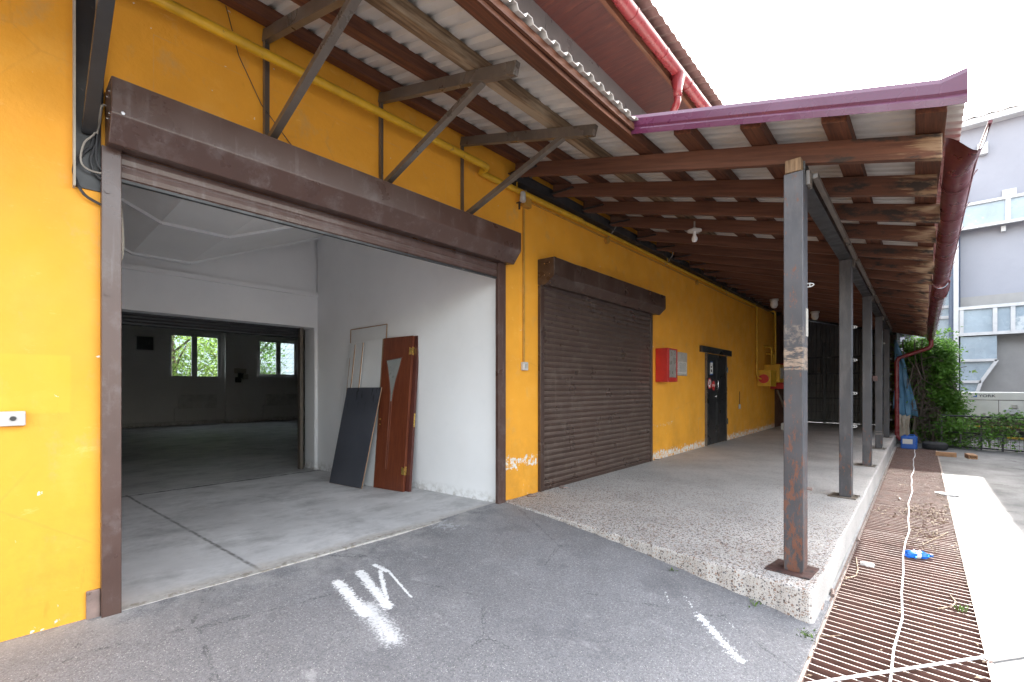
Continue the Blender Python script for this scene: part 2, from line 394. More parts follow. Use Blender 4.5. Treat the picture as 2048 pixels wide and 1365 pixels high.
def m_post():
    n = NT('black_paint_over_rust'); c = n.mul((.046,.046,.052), n.ramp(n.noise(2,6,.6), .3, .7, .7, 1.35))
    c = n.mix(n.ramp(n.noise(3,7,.7,(2,2,.5)), .52, .72, 0, .55), c, (.13,.12,.12))
    lo = n.ramp(n.z, 1.5, .1, 0, .09)
    near = n.ramp(n.x, 4.5, 5.5, .045, -.02)
    m = n.ramp(n.math('ADD', n.noise(13,9,.8,(1.3,1.3,.45)), n.math('ADD', lo, near)), .625, .650)
    rust = n.mix(n.noise(20,4), (.20,.072,.038), (.09,.040,.026)); c = n.mix(n.math('MULTIPLY', m, .85), c, rust)
    # torn sticker remains on the nearest post
    a = n.math('MULTIPLY', n.band(n.z, 1.555, .075, .01), n.math('LESS_THAN', n.x, 3.9))
    wv = n.ramp(n.noise(9,6,.75,(1,1,5)), .43, .52); c = n.mix(n.math('MULTIPLY', a, n.math('MULTIPLY', wv, .85)), c, (.30,.22,.16))
    a = n.math('MULTIPLY', n.band(n.z, 1.725, .06, .02), n.math('LESS_THAN', n.x, 3.9))
    c = n.mix(n.math('MULTIPLY', a, n.ramp(n.noise(30,5,.7), .45, .6, 0, .6)), c, (.2,.16,.13))
    n.bump(n.math('ADD', n.noise(45,4), m), .25, .003)
    return n.done(c, n.ramp(n.noise(6,5), .3, .7, .35, .6), 0, .45)
M['post'] = m_post()
M['black'] = simple('black_painted_steel', (.028,.028,.03), .42, 0, .3, 4, (.10,.09,.08), .62, 6)
M['rust'] = simple('rusty_steel', (.25,.175,.15), .5, .1, .4, 9, (.09,.055,.045), .56, 14)
M['baserust'] = simple('rusted_plate', (.10,.052,.045), .6, .2, .4, 9, (.045,.035,.035), .55, 12)
M['rafter'] = wood('red_brown_timber', (.150,.064,.038), (.100,.042,.026), (.15,.09,.06), 'y', .63, True)
M['purlin'] = wood('brown_timber', (.17,.062,.030), (.07,.027,.016), (.12,.075,.05), 'x', .62)
M['oldpurlin'] = wood('weathered_timber', (.30,.20,.115), (.09,.052,.03), (.36,.27,.18), 'x', .50)
M['endgrain'] = wood('end_grain', (.32,.21,.12), (.13,.075,.04), (.2,.16,.12), 'z', .6)
def m_sheet():
    n = NT('painted_sheet_metal'); c = n.mul((.57,.53,.49), n.ramp(n.noise(1,5,.6), .3, .7, .88, 1.05))
    c = n.mix(n.ramp(n.noise(6,6,.7,(1,.4,1)), .58, .75, 0, .4), c, (.36,.30,.25))
    return n.done(c, .5, 0, .4)
M['sheet'] = m_sheet()
def m_soffit():
    n = NT('stained_boards'); w = n.math('FRACT', n.math('MULTIPLY', n.x, 9.5))
    g = n.math('SUBTRACT', 1.0, n.band(w, .5, .46, .04))
    c = n.mix(n.ramp(n.noise(6,6,.7,(2,.35,1)), .35, .7), (.038,.008,.007), (.075,.018,.012))
    c = n.mix(n.ramp(n.noise(3,6,.7,(4,.8,1)), .60, .72, 0, .5), c, (.16,.05,.025))
    c = n.mix(n.math('MULTIPLY', g, .85), c, (.02,.008,.006)); n.bump(n.math('MULTIPLY', g, -1), .5, .01)
    return n.done(c, .5, 0, .45)
M['soffit'] = m_soffit()
M['redpaint'] = simple('red_coated_steel', (.19,.022,.026), .3, 0, .15, 3, (.25,.06,.05), .68, 8, fine=False)
M['claret'] = simple('claret_coated_steel', (.13,.018,.024), .34, 0, .2, 3, (.12,.05,.045), .63, 7, fine=False)
M['verge'] = simple('purple_red_trim', (.105,.022,.058), .27, 0, .15, 2, fine=False)
M['greywall'] = m_brown('grey_sheet_cladding', (.105,.095,.095), (.15,.13,.125), .5)
M['yellow'] = simple('yellow_gas_paint', (.62,.34,.015), .45, 0, .25, 6, (.30,.17,.03), .64, 16)
M['conduit'] = simple('painted_over_conduit', (.50,.25,.04), .6, 0, .3, 8)
M['redbox'] = simple('red_cabinet_paint', (.48,.022,.015), .42, 0, .2, 5, (.5,.2,.16), .74, 20)
M['glassgrey'] = simple('dusty_cabinet_glass', (.26,.235,.21), .3, 0, .2, 4, (.19,.16,.13), .60, 4)
M['greypaint'] = simple('grey_plastic', (.42,.39,.34), .5)
M['paper'] = simple('printed_paper', (.62,.60,.56), .7, 0, .1)
M['ink'] = simple('dark_print', (.05,.05,.055), .7)
M['whitep'] = simple('white_plastic', (.50,.48,.46), .4, 0, .2, 14, (.5,.45,.4), .68, 14)
M['blackdoor'] = m_brown('black_door_paint', (.014,.014,.015), (.07,.065,.06), .6)
M['cable'] = simple('black_cable', (.03,.03,.034), .5)
M['greycable'] = simple('grey_cable', (.28,.25,.22), .6)
M['chrome'] = simple('chrome', (.7,.7,.72), .22, 1, .1, fine=False)
M['brass'] = simple('brass_plate', (.85,.58,.16), .3, .85, .15, fine=False)
def m_doorwood():
    n = NT('mahogany_laminate'); g = n.noise(4,6,.7,(9,9,.35),.5)
    c = n.mix(n.ramp(g,.32,.68), (.095,.022,.010), (.175,.047,.020)); return n.done(c, .33, 0, .5)
M['door'] = m_doorwood()
M['dooredge'] = simple('dark_door_edge', (.10,.028,.02), .45)
M['frost'] = simple('frosted_glass', (.26,.27,.26), .35, 0, .2, fine=False)
def m_board():
    n = NT('dark_laminate'); c = n.mul((.058,.061,.074), n.ramp(n.noise(1.5,5), .3, .7, .85, 1.2))
    d = n.math('MULTIPLY', n.ramp(n.z, 1.0, 1.3), n.ramp(n.noise(7,4,.6,(3,3,.5)), .58, .62)); c = n.mix(d, c, (.006,.006,.008))
    c = n.mix(n.ramp(n.noise(3,7,.7), .6, .78, 0, .4), c, (.10,.10,.11)); return n.done(c, .38, 0, .5)
M['board'] = m_board()
M['chip'] = simple('chipboard_edge', (.36,.22,.13), .8)
M['whiteboard'] = simple('white_laminate', (.66,.66,.66), .42, 0, .08, 2)
M['upvc'] = simple('white_window_frame', (.60,.60,.60), .4, 0, .1)
M['radiator'] = simple('old_radiator', (.60,.59,.57), .5)
def m_glass():
    n = NT('window_glass'); t = n.t
    tr = t.nodes.new('ShaderNodeBsdfTransparent'); tr.inputs[0].default_value = (.93,.96,.95,1)
    gl = t.nodes.new('ShaderNodeBsdfGlossy'); gl.inputs['Roughness'].default_value = .03
    mx = t.nodes.new('ShaderNodeMixShader'); mx.inputs[0].default_value = .07
    t.links.new(tr.outputs[0], mx.inputs[1]); t.links.new(gl.outputs[0], mx.inputs[2])
    t.links.new(mx.outputs[0], n.out.inputs[0]); return n.m
M['glass'] = m_glass()
def m_leaf(name, a, b, tl=.35):
    n = NT(name); t = n.t
    oi = n.noise(1.7, 3); c = n.mix(n.ramp(oi,.35,.65), a, b)
    c = n.mix(n.ramp(n.noise(9,3), .6, .75, 0, .6), c, tuple(min(1,x*1.8) for x in b))
    n.done(c, .5, 0, .35)
    tb = t.nodes.new('ShaderNodeBsdfTranslucent'); n.link(n.mul(c, 1.5), tb.inputs[0])
    mx = t.nodes.new('ShaderNodeMixShader'); mx.inputs[0].default_value = tl
    t.links.new(n.b.outputs[0], mx.inputs[1]); t.links.new(tb.outputs[0], mx.inputs[2]); t.links.new(mx.outputs[0], n.out.inputs[0])
    return n.m
M['leaf'] = m_leaf('vine_leaves', (.06,.135,.022), (.13,.27,.04), .45)
M['leaf2'] = m_leaf('garden_leaves', (.11,.19,.04), (.24,.34,.08), .5)
M['dryleaf'] = simple('dry_leaves', (.30,.22,.15), .8, 0, .6, 22, (.10,.06,.035), .52, 26)
M['bark'] = simple('bark', (.13,.095,.07), .9, 0, .4, 10)
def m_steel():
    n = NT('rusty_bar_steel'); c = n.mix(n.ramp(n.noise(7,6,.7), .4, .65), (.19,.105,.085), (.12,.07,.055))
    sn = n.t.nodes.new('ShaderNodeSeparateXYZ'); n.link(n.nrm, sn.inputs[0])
    w = n.math('MULTIPLY', n.ramp(sn.outputs[2], .7, .9), n.ramp(n.noise(1.3,5,.7,(2.5,.6,1)), .38, .58, .25, 1))  # upward faces painted paler: worn tops and the sunlight on them
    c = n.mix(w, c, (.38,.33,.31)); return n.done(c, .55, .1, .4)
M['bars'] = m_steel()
M['twig'] = simple('dead_stems', (.12,.095,.075), .9, 0, .4, 6)
M['moss'] = simple('weed_green', (.10,.17,.03), .8)
M['rope'] = simple('white_cord', (.80,.78,.80), .7)
def m_bottle():
    n = NT('blue_plastic'); t = n.t; n.done((.02,.22,.75), .12, 0, .6)
    tr = t.nodes.new('ShaderNodeBsdfTransparent'); tr.inputs[0].default_value = (.35,.65,1,1)
    mx = t.nodes.new('ShaderNodeMixShader'); mx.inputs[0].default_value = .35
    t.links.new(n.b.outputs[0], mx.inputs[1]); t.links.new(tr.outputs[0], mx.inputs[2]); t.links.new(mx.outputs[0], n.out.inputs[0]); return n.m
M['bottle'] = m_bottle()
M['stone'] = simple('pale_plaster_chunk', (.74,.72,.70), .85)
M['brick'] = simple('hollow_brick', (.42,.23,.12), .85, 0, .3, 12)
M['jerry'] = simple('blue_jerrycan', (.012,.10,.42), .35, 0, .15, fine=False)
M['tyre'] = simple('black_rubber', (.03,.03,.032), .8)
def m_tarp(): 
    n = NT('blue_tarpaulin'); c = n.mul((.10,.22,.34), n.ramp(n.noise(3,6,.6,(2,2,.6)), .3, .7, .7, 1.2))
    c = n.mix(n.ramp(n.math('ADD', n.z, n.math('MULTIPLY', n.noise(3,4), .3)), .62, .5), c, (.24,.24,.25)); return n.done(c, .55, 0, .4)
M['tarp'] = m_tarp()
M['cloth'] = simple('dirty_canvas', (.45,.40,.33), .9, 0, .3, 8)
M['neigh'] = m_plaster('neighbour_render', (.285,.285,.32), .1)
M['neighb'] = simple('neighbour_beige', (.30,.285,.275), .85, 0, .12, 2)
M['panel'] = simple('milky_blue_panel', (.30,.36,.41), .25, 0, .22, 1.3, (.5,.53,.54), .60, .9, fine=False)
M['frame'] = simple('white_steel_frame', (.52,.51,.51), .5, 0, .15, 4)
M['bluecol'] = simple('dark_blue_column', (.055,.075,.12), .4)
M['unit'] = simple('cream_unit_paint', (.62,.60,.54), .45, 0, .12, 2, (.45,.38,.3), .70, 5)
M['stripe'] = simple('yellow_stripe', (.60,.38,.02), .6)
M['dirt'] = simple('bare_ground', (.16,.14,.12), .95, 0, .3, 1)
M['pit'] = simple('drain_pit', (.045,.032,.026), .9, 0, .3, 5)
M['rooftile'] = simple('dark_red_roof', (.16,.09,.085), .5)
M['backsheet'] = simple('grey_profiled_cladding', (.115,.105,.10), .6, 0, .25, 2)
M['board_rust'] = simple('rust_brown_panel', (.16,.065,.035), .7, 0, .3, 2)
M['signred'] = simple('sign_red', (.60,.02,.02), .4, fine=False)
M['signwhite'] = simple('sign_white', (.78,.77,.76), .45, fine=False)
M['signblue'] = simple('sign_blue', (.03,.11,.35), .45, fine=False)
# ================================================================ GROUND
def gz(x, y):
    a = min(max(-y/3.1, 0), 1); b = min(max((x+1)/3.2, 0), 1); b = b*b*(3-2*b)
    e = min(max((x-2.2)/1.5, 0), 1); e = e*e*(3-2*e)
    return .012 - .028*min(max(x/3.8, 0), 1)*(1-e) + .020*e - .184*(a**(1.15+.55*e))*b - .028*a*e - .06*a*(1-b)
g = MB(); nx, ny = 90, 44
xs = [-14 + 17.95*(i/nx)**.7 for i in range(nx+1)]; ys = [-3.12 + 3.14*j/ny for j in range(ny+1)]
g.add([(x, y, gz(x, y) + .004*math.sin(x*3.1+y*2.3)*min(1, -y*2) if y < 0 else gz(x, y)) for y in ys for x in xs],
      [(j*(nx+1)+i, j*(nx+1)+i+1, (j+1)*(nx+1)+i+1, (j+1)*(nx+1)+i) for j in range(ny) for i in range(nx)])
struct(g.build('asphalt', M['asphalt'], smooth=True))
g = MB()
for x0, x1, y0, y1 in ((-80,120,-90,-3.9),(-80,.5,-3.9,-3.12),(15.5,120,-3.9,-3.1),(20.6,120,-3.1,90),(-80,20.6,17.3,90),(-80,-14,-3.1,17.3)):
    g.add([(x0,y0,-.2),(x1,y0,-.2),(x1,y1,-.2),(x0,y1,-.2)], [(0,1,2,3)])
struct(g.build('yard', M['yard']))
g = MB().add([(-1500,-1500,-.8),(1500,-1500,-.8),(1500,1500,-.8),(-1500,1500,-.8)], [(0,1,2,3)])
struct(g.build('ground', M['dirt']))
g = MB()      # drain channel under the gratings
g.box(.5,15.5,-3.9,-3.1,-.70,-.66); g.box(.5,15.5,-3.96,-3.9,-.70,-.204); g.box(.5,15.5,-3.115,-3.06,-.70,-.255)
struct(g.build('drain_channel', M['pit']))
g = MB()      # loading platform
rj = random.Random(8); out = [(3.845,-.004)] + [(3.845-.37*k/46 + rj.uniform(-.009,.009), -.004-3.061*k/46) for k in range(1, 46)] + [(3.475,-3.062),(3.50,-3.085)] + [(3.5+.35*k + rj.uniform(-.05,.05), -3.085+rj.uniform(-.004,.004)) for k in range(1, 44)] + [(20.5,-3.085),(20.5,-.004)]
g.prism(out, 'z', -.7, .035)
struct(g.build('platform', M['aggregate'], bevel=.018))
g = MB().box(.5,15.5,-3.125,-3.087,-.7,-.197)
struct(g.build('kerb', M['floor2']))
g = MB(); fy = [0, .25, 1, 2, 3.0, 3.94, 4.3, 8, 12, 16.5]
fz = lambda y: .010 - .036*min(y/3.9, 1)
g.add([(x, y, fz(y)) for y in fy for x in (-3.0, .4, 3.95)], [(j*3+i, j*3+i+1, (j+1)*3+i+1, (j+1)*3+i) for j in range(5) for i in range(2)])
g.box(.4, 3.83, -.03, 0.0, -.2, .010)
struct(g.build('floor', M['floor']))
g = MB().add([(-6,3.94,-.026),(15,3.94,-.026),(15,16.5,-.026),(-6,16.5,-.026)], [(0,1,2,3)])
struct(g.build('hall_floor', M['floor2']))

# ================================================================ WAREHOUSE
W = T('warehouse', 'orange plastered warehouse with grey clad upper storey and open rolling gate', 'warehouse', (8, 0, 0))
g = MB()
g.box(-14, .42, 0, .25, -.3, 4.25); g.box(.42, 3.81, 0, .25, 2.74, 4.25); g.box(3.81, 17.0, 0, .25, -.3, 4.25)
g.build('facade_wall', M['wall'], W)
g = MB(); g.box(-14, 20.5, 0, .25, 4.25, 6.2)
for x in (1.9, 4.65, 7.4, 10.1, 12.9, 15.6): g.box(x, x+.03, -.008, 0, 4.25, 6.19)
g.build('upper_cladding', M['greywall'], W)
g = MB().box(17.0, 20.5, .0, .25, -.3, 4.25); g.build('end_panel', M['board_rust'], W)
g = MB().box(-14, 20.5, -.64, -.003, 6.18, 6.21); g.build('soffit', M['soffit'], W)
g = MB().box(-14, 20.5, -.69, -.64, 6.14, 6.36); g.build('fascia_board', M['purlin'], W)
g = MB(); n = int(34.6/.10); prof = []
for i in range(n+1):
    x = -14.05 + i*.10; prof.append((x, 0.0 if i % 2 else .035))
vs = [(x, y, (6.34 if y < 0 else 8.6) + h) for y in (-1.0, 9.0) for x, h in prof]
g.add(vs, [(i, i+1, n+1+i+1, n+1+i) for i in range(n)])
vs = [(x, y, (6.34 if y < 17.5 else 6.34) + (2.26 if y < 17.5 else 0) + h) for y in (9.0, 17.9) for x, h in prof]
g.add(vs, [(i, i+1, n+1+i+1, n+1+i) for i in range(n)])
g.build('roof', M['rooftile'], W, solid=.004)
# shell round the rooms
MB().box(20.25, 20.5, .25, 16.75, -.3, 6.3).build('end_wall', M['neighb'], W); MB().box(-14, -13.75, .25, 16.75, -.3, 6.3).build('end_wall', M['neighb'], W)
w1 = (oy(337.5,752,16.5), oy(442.5,672,16.5)); w2 = (oy(516,753,16.5), oy(594.5,684,16.5))
x1, x2, x3, x4 = w1[0].x, w1[1].x, w2[0].x, w2[1].x
zb, zt = w1[0].z, w1[1].z; zb2, zt2 = w2[0].z, w2[1].z
g = MB(); Yb = 16.5
g.box(-13.75, x1, Yb, Yb+.25, -.3, 6.3); g.box(x2, x3, Yb, Yb+.25, -.3, 6.3); g.box(x4, 20.25, Yb, Yb+.25, -.3, 6.3)
g.box(x1, x2, Yb, Yb+.25, -.3, zb); g.box(x1, x2, Yb, Yb+.25, zt, 6.3)
g.box(x3, x4, Yb, Yb+.25, -.3, zb2); g.box(x3, x4, Yb, Yb+.25, zt2, 6.3)
pa, pb = oy(450,700,16.44), oy(513,700,16.44)      # pilaster between the windows, stepped head
g.box(pa.x, pb.x, Yb-.12, Yb, -.03, 4.3)
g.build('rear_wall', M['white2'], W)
# first room: splayed side wall, partition with second gate, trough ceiling
IA, IB = Vector((3.80, .02, 0)), Vector((3.50, 3.94, 0))
g = MB(); g.add([(IA.x,IA.y,-.3),(IB.x,IB.y,-.3),(3.95,3.94,-.3),(3.95,.255,-.3),(3.808,.255,-.3),(3.808,.02,-.3),
                 (IA.x,IA.y,4.4),(IB.x,IB.y,4.4),(3.95,3.94,4.4),(3.95,.255,4.4),(3.808,.255,4.4),(3.808,.02,4.4)],
                [(0,1,2,3,4,5),(11,10,9,8,7,6)] + [(i,(i+1)%6,(i+1)%6+6,i+6) for i in range(6)])
o = g.build('side_wall', M['white'], W)
g = MB(); g.box(-3.2, -3.0, .255, 3.94, -.3, 4.4); g.build('side_wall', M['white'], W)
jx = oy(629, 800, 3.94).x; lz = oy(629, 656, 3.94).z      # second opening
g = MB()
g.box(-3.0, 3.9, 3.94, 4.30, lz, 2.93)                     # lintel band
g.box(-3.0, 3.9, 4.0, 4.30, 2.93, 4.4)                     # recessed upper part
g.box(jx, 3.9, 3.94, 4.30, -.3, lz); g.box(-3.0, -2.2, 3.94, 4.30, -.3, lz)
g.box(-3.0, 3.499, 3.905, 3.94, 2.86, 2.925)                 # ledge
g.build('partition_wall', M['white'], W)
g = MB()      # hall shell beyond the second gate

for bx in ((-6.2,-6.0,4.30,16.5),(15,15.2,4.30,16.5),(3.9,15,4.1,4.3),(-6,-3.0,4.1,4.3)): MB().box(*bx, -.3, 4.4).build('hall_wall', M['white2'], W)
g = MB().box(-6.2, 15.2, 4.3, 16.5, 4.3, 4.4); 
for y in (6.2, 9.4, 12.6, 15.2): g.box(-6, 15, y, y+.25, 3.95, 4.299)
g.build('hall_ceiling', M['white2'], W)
g = MB(); pf = [(-3.0, 4.05), (-.9, 3.98), (1.08, 3.07), (1.69, 3.07), (3.9, 4.03), (3.9, 4.4), (-3.0, 4.4)]
g.prism(pf, 'y', .26, 3.935)
g.build('ceiling', M['ceil'], W)
g = MB()
for yy in (.95, 2.26, 3.86):
    g = MB()
    for i in range(4):
        a, b = pf[i], pf[i+1]
        g.bar((a[0], yy, a[1]-.012), (b[0], yy, b[1]-.012), .035, .03, (0,1,0))
    g.build('ceiling_moulding', M['white'], W)
g = MB().box(3.2, 3.6, 3.55, 3.90, 3.86, 4.0); g.build('beam_end', M['white'], W)
# plaster edging beside the right jamb
# ---- upper gutter + downpipe
t = T('upper_gutter', 'long glossy red roof gutter below the upper eave', 'gutter', (8, -.8, 6.15))
g = MB(); n = 10; pts = []
for i in range(n+1):
    a = math.pi*i/n; pts.append((-.80 - .095*math.cos(a), 6.24 - .105*math.sin(a)))
inn = [(y*.94 + -.80*.06, z+.008) for y, z in reversed(pts)]
g.prism(pts + inn, 'x', -14, 20.4); g.build('trough', M['redpaint'], t, smooth=True)
for x in [-2 + .93*i for i in range(23)]:
    g = MB()
    pp = [(-.80 - .102*math.cos(math.pi*i/n), 6.24 - .112*math.sin(math.pi*i/n)) for i in range(n+1)]
    g.prism(pp + [(y*.93 + -.80*.07, z+.008) for y, z in reversed(pp)], 'x', x, x+.03)
    g.build('gutter_bracket', M['redpaint'], t, smooth=True)
t = T('upper_downpipe', 'short ribbed red downpipe elbow hanging from the upper gutter', 'downpipe', (6.95, -.8, 5.9))
g = MB(); g.lathe([(.062,-.32),(.062,-.22),(.115,0.0)], (6.95,-.80,6.16), 16, closed=False); g.build('outlet_funnel', M['redpaint'], t, smooth=True, solid=.004)
path = [(6.95,-.80,5.93),(6.95,-.80,5.80),(6.96,-.78,5.74),(6.99,-.72,5.68),(7.03,-.64,5.63),(7.3,-.14,5.36),(7.32,-.10,5.30),(7.33,-.09,4.55)]
g = MB(); g.tube(path, .052, 14)
for i in range(5): 
    p, q = Vector(path[1]), Vector(path[4]); c = p.lerp(q, i/4); c.z -= .012*math.sin(math.pi*i/4); g.tube([c-Vector((0,0,.006)), c+Vector((0,.004,.006))], .057, 14)
g.build('pipe', M['redpaint'], t, smooth=True)

# ================================================================ CANOPIES
SL = .29
def rb(y): return 2.74 + SL*(y + 3.71)
def corr(x0, x1, ya, yb, dz, pitch=.137, h=.022):
    g = MB(); prof = []; x = x0
    while x < x1:
        for f, hh in ((0,0),(.42,0),(.54,h),(.86,h),(.98,0)):
            if x + f*pitch <= x1: prof.append((x+f*pitch, hh))
        x += pitch
    k = len(prof); rows = [ya + (yb-ya)*i/6 for i in range(7)]
    vs = [(px, y, rb(y) + dz + hh + .004*math.sin(px*7+y*3)) for y in rows for px, hh in prof]
    g.add(vs, [(r*k+i, r*k+i+1, (r+1)*k+i+1, (r+1)*k+i) for r in range(6) for i in range(k-1)])
    return g
PY = [-.15, -.73, -1.21, -1.74, -2.20, -2.70, -3.19, -3.635]
def purlin(par, y, x0, x1, mat, w=.135, h=.10):
    g = MB(); n = max(2, int((x1-x0)/.7)); vs = []
    for i in range(n+1):
        x = x0 + (x1-x0)*i/n; dy = .008*math.sin(x*1.7+y*9); dzz = .004*math.sin(x*2.3+y*5)
        z = rb(y) + .158 + dzz
        for a, b in ((-w/2,0),(w/2,0),(w/2,h),(-w/2,h)): vs.append((x, y+dy+a, z + b + SL*a))
    fs = [(4*i+j, 4*i+(j+1)%4, 4*i+4+(j+1)%4, 4*i+4+j) for i in range(n) for j in range(4)] + [(3,2,1,0), (4*n,4*n+1,4*n+2,4*n+3)]
    g.add(vs, fs); return g.build('purlin', mat, par, bevel=.004)
K = T('gate_canopy', 'short sheet metal canopy on grey steel brackets above the open gate', 'canopy', (1.5, 0, 3.9))
corr(-5.0, 3.66, -1.87, -.004, .258, h=.030).build('roof_sheet', M['sheet'], K, solid=.0025)
for i in range(4): purlin(K, PY[i], -5.0, 3.765, M['oldpurlin'] if i == 2 else M['purlin'])
g = MB().bar((-5,-1.822,rb(-1.822)+.225),(3.5,-1.822,rb(-1.822)+.225), .020, .055); g.build('edge_batten', M['purlin'], K)
for k, x in enumerate((-.64, .32, 1.28, 2.24, 3.21)):
    g = MB(); a = rb(0)+.10; zlow = 2.50 if x < .4 else 3.10
    g.bar((x,-.006,a+.02),(x,-1.63,rb(-1.63)+.10), .045, .085)                 # arm
    if x < .4:                                                                 # channel leg, open to the front
        g.box(x-.055, x+.055, -.010, -.002, zlow, a+.05); MB().box(x-.066, x-.056, -.055, -.002, zlow-.01, a+.05).build('flange', M['cloth'], K); g.box(x+.047, x+.052, -.03, -.010, zlow+.35, a+.05)
        g.bar((x+.0,-.02,2.83),(x+.0,-1.30,rb(-1.30)+.085), .04, .06, (1,0,0))
    else:
        g.box(x-.012, x+.028, -.008, -.002, zlow, a+.02); g.box(x-.018, x-.012, -.045, -.002, zlow, a+.02)
        g.bar((x+.012,-.02,3.14),(x+.012,-1.30,rb(-1.30)+.075), .045, .05, (1,0,0))
    g.build('bracket', M['black'] if x < .4 else M['greymetal'], K, bevel=.002)

P = T('platform_canopy', 'long lean-to canopy of red brown rafters over the loading platform', 'canopy', (10, -1.6, 2.8))
corr(3.52, 17.35, -3.79, -.004, .262, pitch=.095).build('roof_sheet', M['sheet'], P, solid=.0025)
for i in range(8): purlin(P, PY[i], 3.765 if i < 4 else 3.54, 17.3, M['oldpurlin'] if i == 2 else M['purlin'])
g = MB(); g.slab([(17.3,-3.4,2.99),(20.5,-3.4,2.99),(20.5,-.004,4.0),(17.3,-.004,4.0)], (0,0,.05)); g.build('rear_roof', M['black'], P)
RX = [3.80, 4.52, 5.22, 5.95, 6.83, 7.56, 8.33, 9.10, 9.92, 10.7, 11.5, 12.3, 13.1, 13.9, 14.7, 15.5, 16.3, 17.1]
for k, x in enumerate(RX):
    g = MB(); vs = []; n = 8; w = .055; tail = -3.70 - random.uniform(-.015,.02)
    for i in range(n+1):
        y = tail + (-.125 - tail)*i/n
        xx = x + .12*(i/n) + random.uniform(-.004,.004); zz = rb(y) + .004*math.sin(k*2+i)
        for a, b in ((0,0),(w,0),(w,.152),(0,.152)): vs.append((xx+a, y, zz+b))
    g.add(vs, [(4*i+j, 4*i+(j+1)%4, 4*i+4+(j+1)%4, 4*i+4+j) for i in range(n) for j in range(4)] + [(3,2,1,0),(4*n,4*n+1,4*n+2,4*n+3)])
    g.build('rafter', M['rafter'], P, bevel=.005)
for k, x in enumerate(RX):      # steel straps fixing the rafters to the ledger
    MB().bar((x+.10,-.12,rb(-.12)+.02),(x+.09,-.46,rb(-.46)+.10), .008, .055, (1,0,0)).build('strap', M['black'], P)
g = MB(); g.box(3.93, 17.2, -.125, -.003, 3.742, 3.752); g.box(3.93, 17.2, -.118, -.108, 3.752, 3.848); g.box(3.93,17.2,-.125,-.003,3.848,3.858)
g.build('ledger_beam', M['black'], P)
g = MB(); g.box(3.815, 17.2, -2.985, -2.868, 2.878, 2.972); g.build('edge_beam', M['black'], P, bevel=.003)
g = MB(); g.box(3.725, 3.81, -2.975, -2.875, 2.878, 2.970); g.build('timber_block', M['endgrain'], P, bevel=.006)
g = MB(); vx = 3.50          # folded purple verge trim along the sloping roof edge
vp = lambda y, b, o: (vx-o, y, rb(y)+.262+b)
vs = []; prof = [(.05,.05),(.0,.055),(-.0,.06),(-.018,.03),(-.02,-.02),(-.012,-.035),(-.02,-.05),(-.016,-.085)]
ysv = [-1.72,-2.2,-2.7,-3.2,-3.5,-3.68,-3.79]
for j, y in enumerate(ysv):
    fl = .05 if j == 6 else 0
    for o, b in prof: vs.append((vx+o, y, rb(y)+.262+b*1.1+fl*(1 if b > 0 else .15)))
k = len(prof)
g.add(vs, [(j*k+i, j*k+i+1, (j+1)*k+i+1, (j+1)*k+i) for j in range(len(ysv)-1) for i in range(k-1)])
g.build('verge_trim', M['verge'], P, solid=.003)
# diagonal tie tube below the edge beam
g = MB()
for a in (3.92, 6.86, 9.76, 12.66):
    g.bar((a,-3.03,2.885),(a+2.78,-3.03,2.872), .036, .036)
    g.box(a-.09, a+.01, -3.012, -2.987, 2.80, 2.905)
g.build('tie_tube', M['greymetal'], P, bevel=.003)

# posts
PX = [3.73, 6.70, 9.62, 12.50, 15.40]
pl = ['rusty black steel post nearest the camera with torn sticker remains', 'second steel post from the front with a grey base plate', 'third black steel post along the platform edge', 'fourth steel post along the platform edge with wire tied round its foot', 'last steel post along the platform edge beside the hanging blue tarpaulin']
for k, x in enumerate(PX):
    t = T('steel_post', pl[k], 'post', (x+.085, -2.93, .04), 'steel posts along the platform edge')
    MB().box(x, x+.172, -2.987, -2.866, .045, 2.876).build('shaft', M['post'], t, bevel=.006)
    b = MB().prism([(x-.07,-3.035),(x+.20,-3.055),(x+.21,-2.79),(x-.06,-2.755)], 'z', .036, .046)
    b.build('base_plate', M['baserust'] if k == 0 else M['greymetal'], t, bevel=.002)
    hz = {0:[2.09], 1:[2.08,1.68,1.28,.88], 2:[1.50], 3:[2.3], 4:[2.1,1.7,1.3,.9,.5]}[k]
    for z in hz:
        h = MB(); r = .012; c = Vector((x+.15, -3.008, z))
        if k == 2: h.box(x+.11,x+.17,-3.06,-2.99,z-.045,z+.045); h.build('hook', M['baserust'], t, bevel=.01); continue
        pp = [c+Vector((0,.04,r)), c+Vector((0,0,r)), c+Vector((0,-.014,r*.6)), c+Vector((0,-.02,0)), c+Vector((0,-.014,-r*.6)), c+Vector((0,0,-r)), c+Vector((0,.04,-r))]
        h.tube(pp, .0042, 6); h.tube([c+Vector((0,.005,-r)), c+Vector((0,.005,r))], .0035, 6)
        h.build('hook', M['whitep'], t, smooth=True)
    if k == 0:
        h = MB(); p = (x+.172, -2.93); h.box(x+.10, x+.1735, -2.9895, -2.987, 1.72, 1.92); h.build('sticker', M['stickr'] if 'stickr' in M else M['greypaint'], t)
        h = MB().tube([(x+.14,-2.985,.62),(x+.14,-3.02,.62)], .012, 8); h.build('bolt', M['rust'], t)
    if k == 3:
        h = MB(); 
        for zz in (.34,.36,.40): h.tube([(x-.006,-2.86,zz),(x-.008,-2.995,zz+.01),(x+.18,-2.995,zz+.015),(x+.18,-2.86,zz)], .004, 5)
        h.build('wire_tie', M['greycable'], t)

